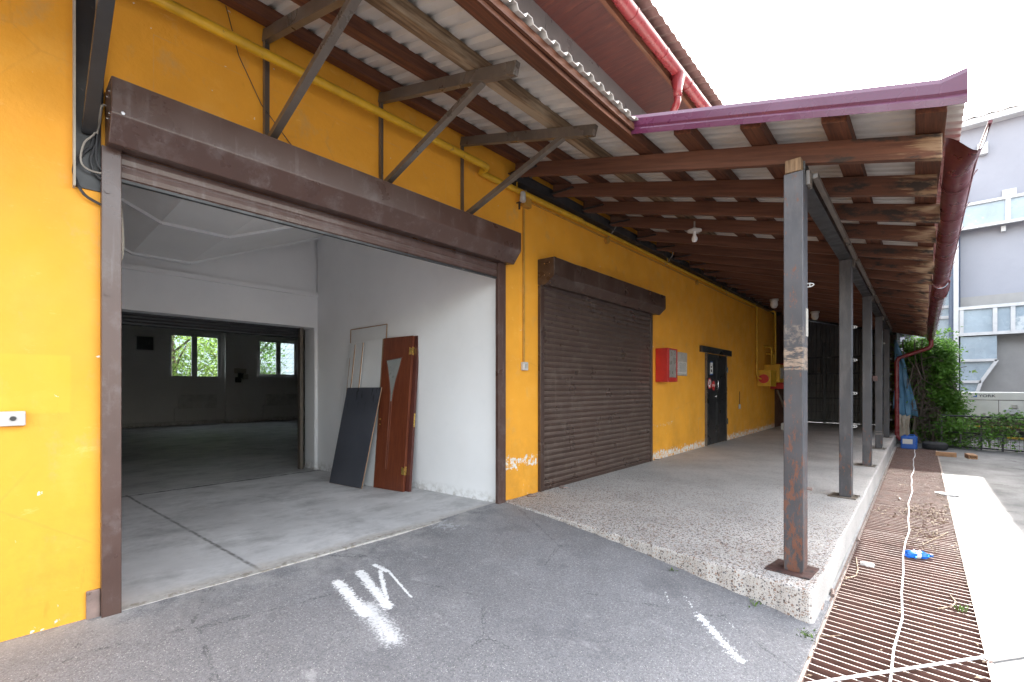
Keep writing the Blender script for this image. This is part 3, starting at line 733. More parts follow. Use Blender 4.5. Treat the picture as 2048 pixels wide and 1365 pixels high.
# lower gutter, dented, and its downpipe
t = T('eave_gutter', 'dented claret gutter hanging on hoops along the platform eave', 'gutter', (10, -3.85, 2.8))
def gut(x0, x1, z0, z1, c=-3.795, r=.078, mat='claret', seed=0, nm='trough', dent=True):
    g = MB(); rnd = random.Random(seed); n = 12; st = max(3, int((x1-x0)/.12)); vs = []
    for i in range(st+1):
        x = x0 + (x1-x0)*i/st; z = z0 + (z1-z0)*i/st; d = rnd.uniform(-.006,.006) if dent else 0
        for s in (0, 1):
            for j in range(n+1):
                a = math.pi*j/n; rr = (r if s == 0 else r-.004) * (1 + (d*3*math.sin(3*a+i) if dent else 0))
                dy = 0; dz = 0
                if dent and i < 4: dz = (.05*(1-i/4))*math.sin(a*2.2); dy = -.035*(1-i/4)*(a/math.pi)
                vs.append((x + (.03*math.sin(a*3) if dent and i == 0 else 0), c + rr*math.cos(a) + dy, z - rr*1.15*math.sin(a) + dz))
    k = 2*(n+1)
    for i in range(st):
        for j in range(n):
            g.f.append([i*k+j, i*k+j+1, (i+1)*k+j+1, (i+1)*k+j]); g.mi.append(0)
            g.f.append([i*k+n+1+j, (i+1)*k+n+1+j, (i+1)*k+n+2+j, i*k+n+2+j]); g.mi.append(0)
        for j in (0, n): g.f.append([i*k+j, (i+1)*k+j, (i+1)*k+n+1+j, i*k+n+1+j]); g.mi.append(0)
    g.v = [Vector(v) for v in vs]
    g.tube([(x0 + (x1-x0)*i/20, c - r - (.035*max(0,1-i*((x1-x0)/20)/.5) if dent else 0), z0+(z1-z0)*i/20 + (.03*max(0,1-i*((x1-x0)/20)/.4) if dent else 0)) for i in range(21)], .011, 7)
    return g.build(nm, M[mat], t, smooth=True)
gut(3.93, 8.50, 2.91, 2.79, seed=3); gut(8.40, 8.80, 2.775, 2.70, r=.088, nm='joint_sleeve', dent=False)
gut(8.75, 16.75, 2.72, 2.70, mat='claret', seed=5, c=-3.78)
x = 4.72
while x < 16.6:
    z = 2.91 - .12*(x-3.93)/4.57 if x < 8.6 else 2.715
    pp = [Vector((x, -3.71, z+.06))] + [Vector((x, -3.795 + .085*math.cos(math.pi*j/10), z - .100*math.sin(math.pi*j/10))) for j in range(11)] + [Vector((x,-3.895,z+.03)), Vector((x,-3.905,z+.045))]
    g = MB()
    for a, b in zip(pp, pp[1:]): g.bar(a, b, .022, .004, (0,1,.3) if abs((b-a).normalized().y) < .8 else (0,0,1))
    g.build('hoop', M['redpaint'] if x < 4.3 else M['claret'], t); x += .72
t = T('eave_downpipe', 'red downpipe bending from the eave gutter to the platform side', 'downpipe', (16.5, -3.08, -.2))
a = Vector((16.5,-3.80,2.66)); b = Vector((16.5,-3.80,2.46)); c = Vector((16.5,-3.14,2.16)); d = Vector((16.5,-3.10,2.06)); e = Vector((16.4,-3.11,.0)); f = Vector((16.3,-3.24,-.12))
g = MB().tube([a, b, b+Vector((0,.05,-.06)), c, d, d-Vector((0,0,.1)), e+Vector((0,0,.06)), e, f], .052, 14)
g.build('pipe', M['redpaint'], t, smooth=True)
g = MB().lathe([(.056,-.03),(.056,.03)], (16.45,-3.105,1.0), 14, closed=False); g.lathe([(.057,-.03),(.057,.03)], (16.42,-3.108,.25), 14, closed=False)
g.build('pipe_clip', M['claret'], t)
# ================================================================ ROLLER SHUTTERS
def shutter_box(t, x0, x1, p, zt, zc, zb, mat, dent=False):
    pr = [(-.003,zt),(-p,zt-.01),(-p,zc),(-p+.11,zb),(-.003,zb+.015)]
    g = MB(); n = 14; k = len(pr); vs = []; rnd = random.Random(4)
    for i in range(n+1):
        x = x0 + (x1-x0)*i/n
        for j, (y, z) in enumerate(pr):
            d = 0
            if dent and j in (1,2,3): d = .035*math.exp(-((x-x0-.42)/.16)**2)*(1 if j == 2 else .5) + (.03 if i == 0 and j == 3 else 0)
            vs.append((x, y + d + rnd.uniform(-.001,.001)*(1 if j in (1,2,3) else 0), z))
    g.add(vs, [(i*k+j, i*k+(j+1)%k, (i+1)*k+(j+1)%k, (i+1)*k+j) for i in range(n) for j in range(k)] + [tuple(range(k-1,-1,-1)), tuple(range(n*k, n*k+k))])
    b = g.build('shutter_box', mat, t, bevel=.006)
    g = MB()
    for y in (-p*.72, -p*.42):
        for z in (zt-.07, zc+.02): g.lathe([(.006,-.003),(.006,.002)], (x0-.001,y,z), 8, 'x')
    for z in (zc+.012, zb+.03):
        y = -p-.002 if z > zc else -p+.095
        for x in (x0+.05, x1-.03): g.lathe([(.009,-.004),(.009,.002)], (x,y,z), 8, 'y')
    g.build('rivet', M['chrome'], b)
    return b
def slats(x0, x1, z0, z1, y, pitch, mat, t, name='curtain'):
    g = MB(); n = int(round((z1-z0)/pitch)); pr = []
    for i in range(n):
        z = z0 + i*(z1-z0)/n; h = (z1-z0)/n
        for f, d in ((0,.002),(.08,-.001),(.14,-.006),(.5,-.011),(.80,-.007),(.90,-.0015),(.97,.002)): pr.append((y+d, z+f*h))
    pr.append((y, z1)); k = len(pr)
    vs = [(x, a, b) for x in (x0, x1) for a, b in pr]
    g.add(vs, [(i, i+1, k+i+1, k+i) for i in range(k-1)])
    return g.build(name, mat, t, solid=.003)
t = T('gate_shutter', 'large brown roller shutter rolled up over the open gate', 'roller shutter', (2.1, 0, 0))
shutter_box(t, .392, 3.885, .25, 3.10, 2.885, 2.755, M['shut'])
for x0, x1, zb in ((.372,.462,-.005),(3.72,3.84,-.012)):
    g = MB().box(x0, x1, -.055, -.003, zb, 2.765); r = g.build('guide_rail', M['shut'], t, bevel=.004)
    g = MB()
    for z in (.35,.98,1.9,2.5): g.lathe([(.014,-.062),(.010,-.055)], ((x0+x1)/2-.02,0,z), 10, 'y')
    g.build('rivet', M['shut'], r)
slats(.463, 3.719, 2.605, 2.765, -.015, .08, M['shut'], t)
g = MB().box(.463, 3.719, -.03, .0, 2.585, 2.603); g.build('bottom_seal', M['black'], t)
t = T('closed_shutter', 'dusty brown roller shutter closed down to the platform', 'roller shutter', (6.1, 0, .035))
shutter_box(t, 4.485, 7.755, .265, 2.965, 2.73, 2.63, M['shut2'], True)
for x0, x1 in ((4.49,4.565),(7.63,7.70)): MB().box(x0, x1, -.05, -.003, .036, 2.64).build('guide_rail', M['shut2'], t, bevel=.004)
slats(4.566, 7.629, .085, 2.68, -.02, .077, M['shut2'], t)
MB().box(4.566, 7.629, -.034, -.006, .037, .084).build('bottom_rail', M['shut2'], t, bevel=.004)
t = T('hall_shutter', 'grey roller shutter rolled up in the inner doorway of the dark hall', 'roller shutter', (1.5, 4.3, 2.3))
slats(-2.2, jx-.16, lz-.16, lz+.02, 4.2, .05, M['black'], t); MB().box(-2.2, jx-.02, 4.305, 4.62, lz-.13, lz+.22).build('shutter_box', M['black'], t, bevel=.01)
MB().box(jx-.16, jx-.11, 4.12, 4.22, -.02, lz-.001).build('guide_rail', M['greymetal'], t)

# rusty angle iron at the foot of the gate
o = MB().box(.31, .371, -.02, -.001, .0, .17).build('angle_iron', M['rust'], bevel=.004); tag(o, 'rusty angle iron stub at the foot of the gate frame', 'angle iron')

# ================================================================ WALL ITEMS
t = T('gas_pipe', 'thick yellow gas pipe running along the orange wall with an offset bend', 'pipe', (3.36, -.12, 3.68))
g = MB().tube([(-10,-.20,3.675),(3.34,-.20,3.675),(3.39,-.195,3.675),(3.41,-.17,3.672),(3.41,-.10,3.672),(3.43,-.065,3.67),(3.50,-.06,3.67),(5.4,-.06,3.685)], .034, 14)
g.build('pipe', M['yellow'], t, smooth=True)
g = MB().tube([(5.38,-.055,3.685),(9.0,-.055,3.69),(14.50,-.055,3.70),(14.55,-.055,3.68),(14.56,-.055,3.62),(14.56,-.055,1.72),(14.58,-.10,1.62),(14.70,-.14,1.60)], .024, 12)
g.build('pipe', M['yellow'], t, smooth=True)
for x in (3.98, 8.2, 11.3, 14.2):
    g = MB().bar((x,0,3.72),(x,-.15,3.635), .03, .006); g.bar((x,-.10,3.66),(x,-.10,3.80), .012, .004, (1,0,0)); g.build('bracket', M['yellow'], t)
t = T('gas_meter', 'yellow gas regulator box with a red round flange at the far end of the wall', 'gas meter', (15.2, 0, 1.5))
MB().box(14.80,15.50,-.36,-.003,1.38,1.86).build('box', M['yellow'], t, bevel=.012)
MB().lathe([(.13,-.04),(.13,.03)], (14.74,-.20,1.60), 20, 'x').build('flange', M['redbox'], t, smooth=True)
MB().box(15.62,16.2,-.42,-.003,1.50,2.05).build('meter_box', M['yellow'], t, bevel=.01)
MB().box(15.75,16.1,-.435,-.42,1.62,1.94).build('meter_window', M['greypaint'], t)
g = MB()
for x, zt_ in ((15.66,2.55),(15.95,2.35),(16.15,3.7)): g.tube([(x,-.2,2.05),(x,-.2,zt_),(x-.02,-.15,zt_+.04),(x-.02,0,zt_+.05)], .03, 10)
g.build('riser_pipe', M['yellow'], t, smooth=True)
t = T('far_red_cabinet', 'red fire cabinet beside the yellow gas boxes', 'fire cabinet', (16.7, 0, 1.4))
MB().box(16.40,16.98,-.52,-.003,1.30,2.10).build('case', M['redbox'], t, bevel=.008); MB().box(16.46,16.92,-.53,-.521,1.46,2.0).build('glass', M['glassgrey'], t)
t = T('fire_cabinet', 'red fire hose cabinet with dusty grey glass front beside the closed shutter', 'fire cabinet', (8.1, -.12, 1.45))
MB().box(7.91,8.31,-.235,-.003,1.45,2.06).build('case', M['redbox'], t, bevel=.006)
g = MB(); g.box(7.915,8.305,-.252,-.236,1.455,1.53); g.box(7.915,8.305,-.252,-.236,2.03,2.055); g.box(7.915,7.94,-.252,-.236,1.53,2.03); g.box(8.27,8.305,-.252,-.236,1.53,2.03)
fr = g.build('door', M['redbox'], t, bevel=.002); MB().box(7.94,8.27,-.243,-.237,1.53,2.03).build('glass', M['glassgrey'], fr)
t = T('notice_board', 'grey notice board with two printed sheets beside the red cabinet', 'notice board', (8.95, 0, 1.6))
MB().box(8.48,9.37,-.025,-.003,1.585,2.055).build('board', M['greypaint'], t, bevel=.01)
for xa, xb in ((8.56,8.90),(8.93,9.32)):
    sh = MB().box(xa,xb,-.029,-.026,1.63,1.86).build('sheet', M['paper'], t)
    g = MB(); rnd = random.Random(int(xa*10)); z = 1.845
    while z > 1.65:
        x = xa+.02
        while x < xb-.04:
            w = rnd.uniform(.02,.07); w = min(w, xb-.02-x); g.box(x, x+w, -.0305, -.0295, z-.007, z); x += w+.012
        z -= .018
    g.build('print', M['ink'], sh)
t = T('black_door', 'black double steel door with warning stickers under a dark lintel', 'door', (11.15, 0, .035))
zd = 2.13
for xa, xb in ((10.50,11.13),(11.14,11.84)):
    lf = MB().box(xa,xb,-.045,-.01,.05,zd-.02).build('door_leaf', M['blackdoor'], t, bevel=.003)
    if xa < 11: hand = lf
    g = MB()
    for z0, z1 in ((.1,.42),(.46,1.0),(1.62,2.0)):
        for a in ((xa+.05,xb-.05,z0,z0+.015),(xa+.05,xb-.05,z1-.015,z1),(xa+.05,xa+.065,z0,z1),(xb-.065,xb-.05,z0,z1)): g.box(a[0],a[1],-.049,-.045,a[2],a[3])
    g.build('panel_rib', M['blackdoor'], lf)
g = MB(); g.box(10.46,10.50,-.05,-.003,.036,zd); g.box(11.84,11.88,-.05,-.003,.036,zd); g.build('door_frame', M['greymetal'], t)
MB().box(10.12,12.22,-.062,-.003,zd,2.265).build('lintel', M['blackdoor'], t, bevel=.004)
g = MB().tube([(11.09,-.05,1.52),(11.09,-.09,1.50),(11.09,-.09,1.32),(11.09,-.05,1.30)], .009, 8); g.lathe([(.025,-.07),(.03,-.045)], (11.08,0,1.14), 12, 'y'); g.build('handle', M['chrome'], hand, smooth=True)
for z in (.45, 1.7): MB().tube([(11.86,-.06,z),(11.86,-.06,z+.14)], .018, 8).build('hinge', M['blackdoor'], t)
MB().box(10.66,10.84,-.0475,-.0455,1.62,1.94).build('notice', M['signwhite'], hand)
g = MB(); g.box(10.66,10.84,-.049,-.048,1.62,1.66); g.box(10.66,10.84,-.049,-.048,1.915,1.94); g.build('notice_border', M['signblue'], hand)
g = MB(); g.box(10.70,10.80,-.049,-.048,1.80,1.83); g.box(10.72,10.79,-.049,-.048,1.70,1.76); g.build('notice_print', M['ink'], hand)
def ring(g, cx, cz, r0, r1, y, n=28):
    vs = []
    for i in range(n):
        a = 2*math.pi*i/n
        for r in (r0, r1): vs.append((cx+r*math.cos(a), y, cz+r*math.sin(a)))
    o = len(g.v); g.add(vs, [(2*i, 2*i+1, (2*i+3) % (2*n), (2*i+2) % (2*n)) for i in range(n)])
s1 = MB().lathe([(.120,-.002),(.120,.0)], (10.635,-.046,1.44), 28, 'y').build('smoking_sticker', M['signwhite'], hand)
g = MB(); ring(g, 10.635, 1.44, .095, .122, -.0495); g.bar((10.565,-.0495,1.505),(10.705,-.0495,1.375), .022, .0006, (0,1,0)); g.build('red_ring', M['signred'], s1)
g = MB().box(10.575,10.675,-.0490,-.0485,1.41,1.43); g.box(10.66,10.68,-.049,-.0485,1.43,1.49); g.build('pictogram', M['ink'], s1)
oc = [(10.895+.105*math.cos(R(22.5+45*i)), 1.39+.115*math.sin(R(22.5+45*i))) for i in range(8)]
s2 = MB().prism(oc, 'y', -.0485, -.0455).build('stop_sticker', M['signred'], hand)
def text(body, size, loc, rot, mat, name, parent, ext=.0006, sx=1.0):
    cu = bpy.data.curves.new(name, 'FONT'); cu.body = body; cu.size = size; cu.extrude = ext
    cu.align_x = 'CENTER'; cu.align_y = 'CENTER'; cu.space_character = 1.0; cu.offset = size*.012
    ob = bpy.data.objects.new(name, cu); C.objects.link(ob)
    dg = bpy.context.evaluated_depsgraph_get(); me = bpy.data.meshes.new_from_object(ob.evaluated_get(dg))
    bpy.data.objects.remove(ob); me.materials.clear(); me.materials.append(mat); me.name = name
    o = bpy.data.objects.new(name, me); C.objects.link(o); o.parent = parent
    o.location = Vector(loc) - wloc(parent); o.rotation_euler = rot; o.scale = (sx,1,1); return o
text('STOP', .075, (10.895,-.0492,1.39), (R(90),0,0), M['signwhite'], 'lettering', s2)
o = MB().box(12.98,13.10,-.03,-.003,.78,.90).build('wall_socket', M['whitep'], bevel=.008); tag(o, 'small white socket low on the wall past the black door', 'socket')
o = MB().tube([(13.04,-.012,.90),(13.02,-.02,1.05),(13.06,-.012,1.24)], .008, 6).build('loose_cable', M['baserust'], smooth=True); tag(o, 'short brown cable hanging over the socket past the black door', 'cable')

t = T('light_switch', 'white switch at the end of the yellow conduit between both shutters', 'switch', (4.2, 0, 1.45))
p = oy(1046,733)
MB().box(p.x-.045,p.x+.045,-.05,-.003,p.z-.05,p.z+.05).build('switch_box', M['whitep'], t, bevel=.008)
MB().box(p.x-.02,p.x+.02,-.056,-.0505,p.z-.025,p.z+.028).build('rocker', M['greypaint'], t, bevel=.003)
q = oy(1042,405); 
g = MB().box(p.x-.014,p.x+.014,-.022,-.003,p.z+.051,q.z-.06); g.build('conduit', M['conduit'], t, bevel=.003)
t = T('junction_box', 'painted over junction box under the black ledger beam', 'junction box', (q.x, 0, q.z))
MB().box(q.x-.02,q.x+.12,-.07,-.003,q.z-.058,q.z+.07).build('box', M['conduit'], t, bevel=.008)
g = MB().tube([(q.x+.05,-.03,q.z+.07),(q.x+.05,-.04,q.z+.18),(q.x+.06,-.14,q.z+.32),(q.x+.03,-.14,q.z+.45)], .010, 6); g.build('cable', M['greycable'], t, smooth=True)
g = MB().box(q.x+.12, 14.3, -.018, -.003, q.z+.035, q.z+.055); g.build('conduit', M['conduit'], t)
c0 = oy(1033,400)
t = T('wall_lamp', 'small grey bell shaped sensor lamp left of the junction box', 'lamp', (c0.x, -.1, c0.z))
MB().lathe([(.018,.07),(.03,.06),(.038,-.03),(.034,-.05)], (c0.x,-.10,c0.z), 14).build('lamp_shade', M['whitep'], t, smooth=True)
g = MB().tube([(c0.x,-.003,c0.z-.04),(c0.x,-.06,c0.z-.05),(c0.x,-.10,c0.z-.04)], .008, 6); g.box(c0.x-.035,c0.x-.022,-.08,-.06,c0.z-.14,c0.z-.05); g.build('arm', M['black'], t)
for k, (x, z) in enumerate(((6.15, 3.60),(9.9, 3.60),)):
    o = MB().lathe([(.05,-.05),(.05,-.003)], (x,0,z), 14, 'y').build('round_junction', M['conduit'], smooth=True)
    tag(o, 'round painted conduit box above the closed shutter' if k == 0 else 'dark painted conduit box above the notice board', 'junction box')
g = MB()
for x in (6.2, 8.3, 11.9, 13.5, 14.4): g.tube([(x,-.02,3.66),(x+.01,-.08,3.72),(x+.01,-.15,3.80),(x+.03,-.15,3.88)], .009, 6)
tag(g.build('conduit_loop', M['greycable'], smooth=True), 'thin grey conduit loops crossing the black ledger beam', 'conduit')
p = oy(25,837)
t = T('push_button', 'scuffed white push button box on the wall left of the gate', 'switch', (p.x, 0, p.z))
MB().box(p.x-.048,p.x+.048,-.035,-.003,p.z-.04,p.z+.038).build('box', M['whitep'], t, bevel=.006)
MB().lathe([(.011,-.046),(.013,-.036)], (p.x+.002,0,p.z), 12, 'y').build('button', M['black'], t)
# cables beside the shutter box
t = T('cable_bundle', 'bundle of black and grey cables hanging beside the shutter box', 'cables', (.36, -.05, 3.0))
rnd = random.Random(3)
for k, (pts, m, r) in enumerate((
    ([(.372,4.1),(.365,3.5),(.372,3.15),(.372,3.0),(.345,2.86),(.335,2.76),(.30,2.70),(.262,2.62),(.262,2.55),(.30,2.46),(.375,2.42)], 'cable', .008),
    ([(.378,4.1),(.378,3.4),(.378,3.1),(.370,2.95),(.36,2.80),(.33,2.68),(.345,2.60),(.385,2.56)], 'cable', .007),
    ([(.368,4.1),(.37,3.3),(.374,3.05),(.362,2.88),(.352,2.74),(.355,2.66),(.39,2.60)], 'cable', .006),
    ([(.36,4.0),(.35,3.45),(.345,3.2),(.366,3.05),(.35,2.84),(.30,2.75),(.285,2.64),(.32,2.60),(.38,2.60)], 'greycable', .005),
    ([(.40,3.0),(.375,2.99),(.365,2.9),(.352,2.82)], 'greycable', .006))):
    MB().tube([(x,-.03-.006*k,z) for x, z in pts], r, 7, curve=True).build('cable', M[m], t, smooth=True)
o = MB().tube([(1.02,-.012,4.0),(1.04,-.012,3.93),(1.1,-.012,3.70),(1.25,-.012,3.42),(1.45,-.012,3.22),(1.60,-.012,3.10)], .003, 5).build('thin_wire', M['black']); tag(o, 'thin black wire sagging across the wall above the gate', 'wire')
# lamps under the canopy
p = Vector((5.74,-1.5,3.28))
t = T('bare_bulb_lamp', 'bare light bulb in a white dish under the rafters', 'lamp', p)
MB().lathe([(.02,.06),(.03,.045),(.085,.03),(.088,.018),(.03,.012)], p, 18).build('dish', M['whitep'], t, smooth=True)
MB().lathe([(.016,.012),(.018,-.03),(.034,-.065),(.036,-.085),(.026,-.11),(.006,-.118)], p, 14).build('bulb', M['signwhite'], t, smooth=True)
MB().tube([p+Vector((0,0,.06)), p+Vector((0,0,.14))], .010, 6).build('stem', M['greycable'], t)
for k, p in enumerate((Vector((14,-1.56,3.22)), Vector((12.6,-.92,3.42)))):
    t = T('jar_lamp', ('glass jar lamp between the first and second steel posts' if k == 0 else 'glass jar lamp half hidden left of the nearest post'), 'lamp', p)
    MB().lathe([(.05,.10),(.10,.09),(.10,.05)], p, 16).build('cap', M['greypaint'], t, smooth=True); MB().lathe([(.08,.05),(.085,-.05),(.05,-.12),(.01,-.13)], p, 16).build('jar', M['whitep'], t, smooth=True)

# far end of the platform
t = T('end_fence', 'profiled sheet wall with dark barred gate closing the platform end', 'fence', (20.2, -1.5, .035))
g = MB(); yy = -3.05; pr = []
while yy < .0: pr += [(20.30, yy), (20.30, yy+.07), (20.33, yy+.085), (20.33, yy+.125)]; yy += .14
k = len(pr); g.add([(x, y, z) for z in (.045, 1) for x, y in pr], [(i, i+1, k+i+1, k+i) for i in range(k-1)]); 
for v in g.v:
    if v.z == 1: v.z = 3.12 - (v.y+3.0)*-.29
g.build('cladding', M['backsheet'], t, solid=.003)
MB().box(17.35,20.3,-3.08,-3.05,.036,3.07).build('added_side_cladding', M['backsheet'], t)  # added wall, keeps side sunlight off the far end of the platform
g = MB()
for y in (-3.0, -2.05, -.95, -.05): g.box(20.16, 20.24, y-.045, y+.045, .036, 3.0)
for z in (.12, .95, 1.85, 2.45): g.box(20.17, 20.23, -2.99, -.05, z-.03, z+.03)
g.build('frame', M['black'], t)
g = MB(); y = -2.9
while y < -.1: g.tube([(20.15,y,.12),(20.15,y,2.45)], .007, 5); y += .13
for z in (.45,.7,1.2,1.5): g.tube([(20.14,-2.95,z),(20.14,-.08,z)], .009, 5)
g.build('bars', M['black'], t)
o = MB().bar((15.35,-.42,1.26),(15.9,-.75,.06), .05, .03).build('leaning_plank', M['greymetal']); tag(o, 'thin grey board leaning on the wall at the far end', 'plank')
t = T('cardboard_box', 'small white box on the floor at the far end of the orange wall', 'box', (16.0,-.6,.036))
MB().box(15.9,16.3,-.85,-.40,.037,.25).build('carton', M['whitep'], t, bevel=.004); MB().box(15.896,15.8985,-.72,-.55,.10,.18).build('hand_hole', M['ink'], t)

# ================================================================ LEANING ITEMS
def panel(name, b0, b1, t0, t1, th, mat, parent=None, bevel=.002):
    b0, b1, t0, t1 = map(Vector, (b0, b1, t0, t1)); n = (b1-b0).cross(t0-b0).normalized()
    if n.x < 0: n = -n
    return MB().slab([b0, b1, t1, t0], n*th).build(name, mat, parent, bevel=bevel)
def wallx(y): return IA.x + (IB.x-IA.x)*(y-.02)/3.92
# mahogany door leaf with keyhole shaped glass
B0 = Vector((3.337,1.93,-.005)); B1 = Vector((3.425,1.375,.0)); T0 = Vector((3.552,2.01,2.04)); T1 = Vector((3.64,1.455,2.045))
t = T('wooden_door_leaf', 'mahogany door leaf with narrow tapering glass leaning in front', 'door', (B0+B1)/2, 'mahogany door leaves leaning on the grey wall')
o = panel('leaf', B0, B1, T0, T1, .04, M['door'], t)
nrm = (B1-B0).cross(T0-B0).normalized(); nrm = nrm if nrm.x < 0 else -nrm
def dp(a, b, k=.004):           # a across 0..1 from far edge, b up 0..1
    lo = B0.lerp(B1, a); hi = T0.lerp(T1, a); return lo.lerp(hi, b) + nrm*k
outl = [(.15,.845),(.70,.86),(.63,.79),(.54,.71),(.48,.64),(.445,.56),(.43,.13),(.38,.13),(.385,.56),(.36,.64),(.30,.71),(.22,.79)]
g = MB(); lr = [((.16,.844),(.69,.857)),((.225,.79),(.625,.79)),((.305,.71),(.535,.71)),((.365,.64),(.475,.64)),((.39,.57),(.44,.57))]
g.add([dp(a,b,.0025) for pr_ in lr for a,b in pr_], [(2*i,2*i+1,2*i+3,2*i+2) for i in range(4)]); g.build('glass', M['frost'], o)
g = MB(); cl = [dp(a,b,.006) for a,b in outl]; g.tube(cl+[cl[0]], .0065, 6); g.build('moulding', M['door'], o, smooth=True)
g = MB()
e = (B1-B0).normalized()
for b in (.90, .13):
    c = B1.lerp(T1, b) - nrm*.02 + e*.0015; up = (T1-B1).normalized()
    g.slab([c-up*.055-nrm*.017, c-up*.055+nrm*.017, c+up*.055+nrm*.017, c+up*.055-nrm*.017], e*.003)
    c = B1.lerp(T1, b) + nrm*.003 - e*.025
    g.slab([c-up*.05-e*.02, c-up*.05+e*.024, c+up*.03+e*.024, c+up*.05-e*.02], nrm*.003)
g.build('hinge', M['brass'], o)
g = MB(); g.tube([dp(.08,.45,0), dp(.08,.45,.012)], .012, 8); g.tube([dp(.08,.415,0), dp(.08,.415,.010)], .009, 8); g.build('keyhole', M['brass'], o)
d = Vector((.050,-.035,0)) 
B0b, B1b, T0b, T1b = B0+Vector((.06,-.055,0)), B1+Vector((.06,-.055,0)), T0+Vector((.052,-.045,0)), T1+Vector((.052,-.045,0))
t = T('wooden_door_leaf', 'mahogany door leaf at the back, showing only its dark edge', 'door', (B0b+B1b)/2, 'mahogany door leaves leaning on the grey wall')
o = panel('leaf', B0b, B1b, T0b, T1b, .04, M['dooredge'], t)
c = B1b.lerp(T1b, .45) - nrm*.02; up = (T1b-B1b).normalized()
MB().slab([c-up*.09-nrm*.010, c-up*.09+nrm*.010, c+up*.09+nrm*.010, c+up*.09-nrm*.010], e*.003).build('lock_plate', M['brass'], o)
# dark laminate board
t = T('dark_board', 'dark laminate board with chipboard edge leaning in front of white boards', 'board', (3.13, 2.3, 0))
b0, b1, a0, a1 = Vector((3.09,2.69,-.008)), Vector((3.178,1.97,-.005)), Vector((3.36,2.68,1.345)), Vector((3.44,1.90,1.352))
panel('board', b0, b1, a0, a1, .016, M['board'], t)
g = MB(); nn = (b1-b0).cross(a0-b0).normalized(); nn = nn if nn.x > 0 else -nn; ee = (b1-b0).normalized()*.003
g.slab([b1+nn*.002, b1+nn*.014, a1+nn*.014, a1+nn*.002], ee); g.slab([b0-Vector((0,0,.003)), b1-Vector((0,0,.003)), b1-Vector((0,0,.003))+nn*.014, b0-Vector((0,0,.003))+nn*.014], Vector((0,0,.002)))
g.build('edge_strip', M['chip'], t)
# white boards and slats behind
def wb(label, b0, b1, a0, a1, edge=True, grp='white boards leaning on the grey wall', frame=False, th=.016):
    t = T('white_board', label, 'board', (Vector(b0)+Vector(b1))/2, grp)
    panel('board', b0, b1, a0, a1, th, M['whiteboard'], t)
    b0, b1, a0, a1 = map(Vector, (b0,b1,a0,a1)); n = (b1-b0).cross(a0-b0).normalized(); n = n if n.x < 0 else -n
    g = MB()
    for p, q in (((b0,a0),(b1,a1),(a0,a1)) if frame else ((b1,a1),)):
        g.bar(p+n*.002, q+n*.002, .012, .012, n)
    g.build('edge_strip', M['chip'], t)
    return t
wb('tallest white board with a thin beige edge at the back of the stack', (3.44,2.80,-.01), (3.44,1.98,-.01), (3.555,2.93,2.235), (3.61,2.02,2.245), frame=True)
wb('wide white board leaning between the dark board and mahogany door', (3.30,2.78,-.01), (3.36,1.95,-.01), (3.50,2.90,2.02), (3.575,2.06,2.04))
for k, (ub, ut, vt, lb, lt) in enumerate(((684,723,686,'white trim plank with brown edge right of the three planks','a'),(672,707,690,'white trim plank in the middle of the three planks','b'),(655,697,716,'short white trim plank leftmost of the stack','c'))):
    xb, xt = (3.24,3.47) if k < 2 else (3.27,3.47)
    pt = ox(ut, vt, xt); pb = Vector((xb, pt.y-.02, -.01))
    wb(lb, pb+Vector((0,.055,0)), pb-Vector((0,.055,0)), pt+Vector((0,.055,0)), pt-Vector((0,.055,0)), True, 'white trim planks in the stack')

# ================================================================ HALL DETAILS
def window(w, zb, zt, label, split):
    x0, x1 = w[0].x, w[1].x
    t = T('hall_window', label, 'window', ((x0+x1)/2, 16.55, zb), 'windows in the rear wall of the hall')
    g = MB(); f = .10
    g.box(x0,x1,16.55,16.62,zb,zb+f); g.box(x0,x1,16.55,16.62,zt-f,zt); g.box(x0,x0+f,16.55,16.62,zb+f,zt-f); g.box(x1-f,x1,16.55,16.62,zb+f,zt-f)
    xm = x0+(x1-x0)*split; g.box(xm-.09,xm+.09,16.55,16.62,zb+f,zt-f)
    fr = g.build('frame', M['upvc'], t, bevel=.01)
    MB().tube([(xm-.02,16.54,zb+.62),(xm-.02,16.52,zb+.60),(xm+.06,16.51,zb+.50)], .018, 6).build('handle', M['upvc'], fr)
    for a, b in ((x0+f,xm-.09),(xm+.09,x1-f)): MB().box(a,b,16.58,16.59,zb+f,zt-f).build('pane', M['glass'], t)
    MB().box(x0-.05,x1+.05,16.36,16.499,zb-.05,zb-.003).build('sill', M['upvc'], t, bevel=.008)
    g = MB(); c = Vector((x0+.1, 16.72, zb-.5))
    for i in range(26):
        a = R(4+i*3.4); d = Vector((math.cos(a),0,math.sin(a))); pts = []
        for s in [j*.05 for j in range(0, 80)]:
            p = c + d*s
            if x0+.02 < p.x < x1-.02 and zb+.02 < p.z < zt-.02: pts.append(p)
        if len(pts) > 1: g.tube([pts[0], pts[-1]], .007, 4)
    for k in range(7): z = zb+.15+k*.2; g.tube([(x0+.03,16.73,z),(x1-.03,16.73,z+.05)], .006, 4)
    g.build('grille', M['greymetal'], t)
window(w1, zb, zt, 'larger hall window full of sunlit green leaves', .48)
window(w2, zb2, zt2, 'narrower hall window at right with leaves and pale sky', .52)
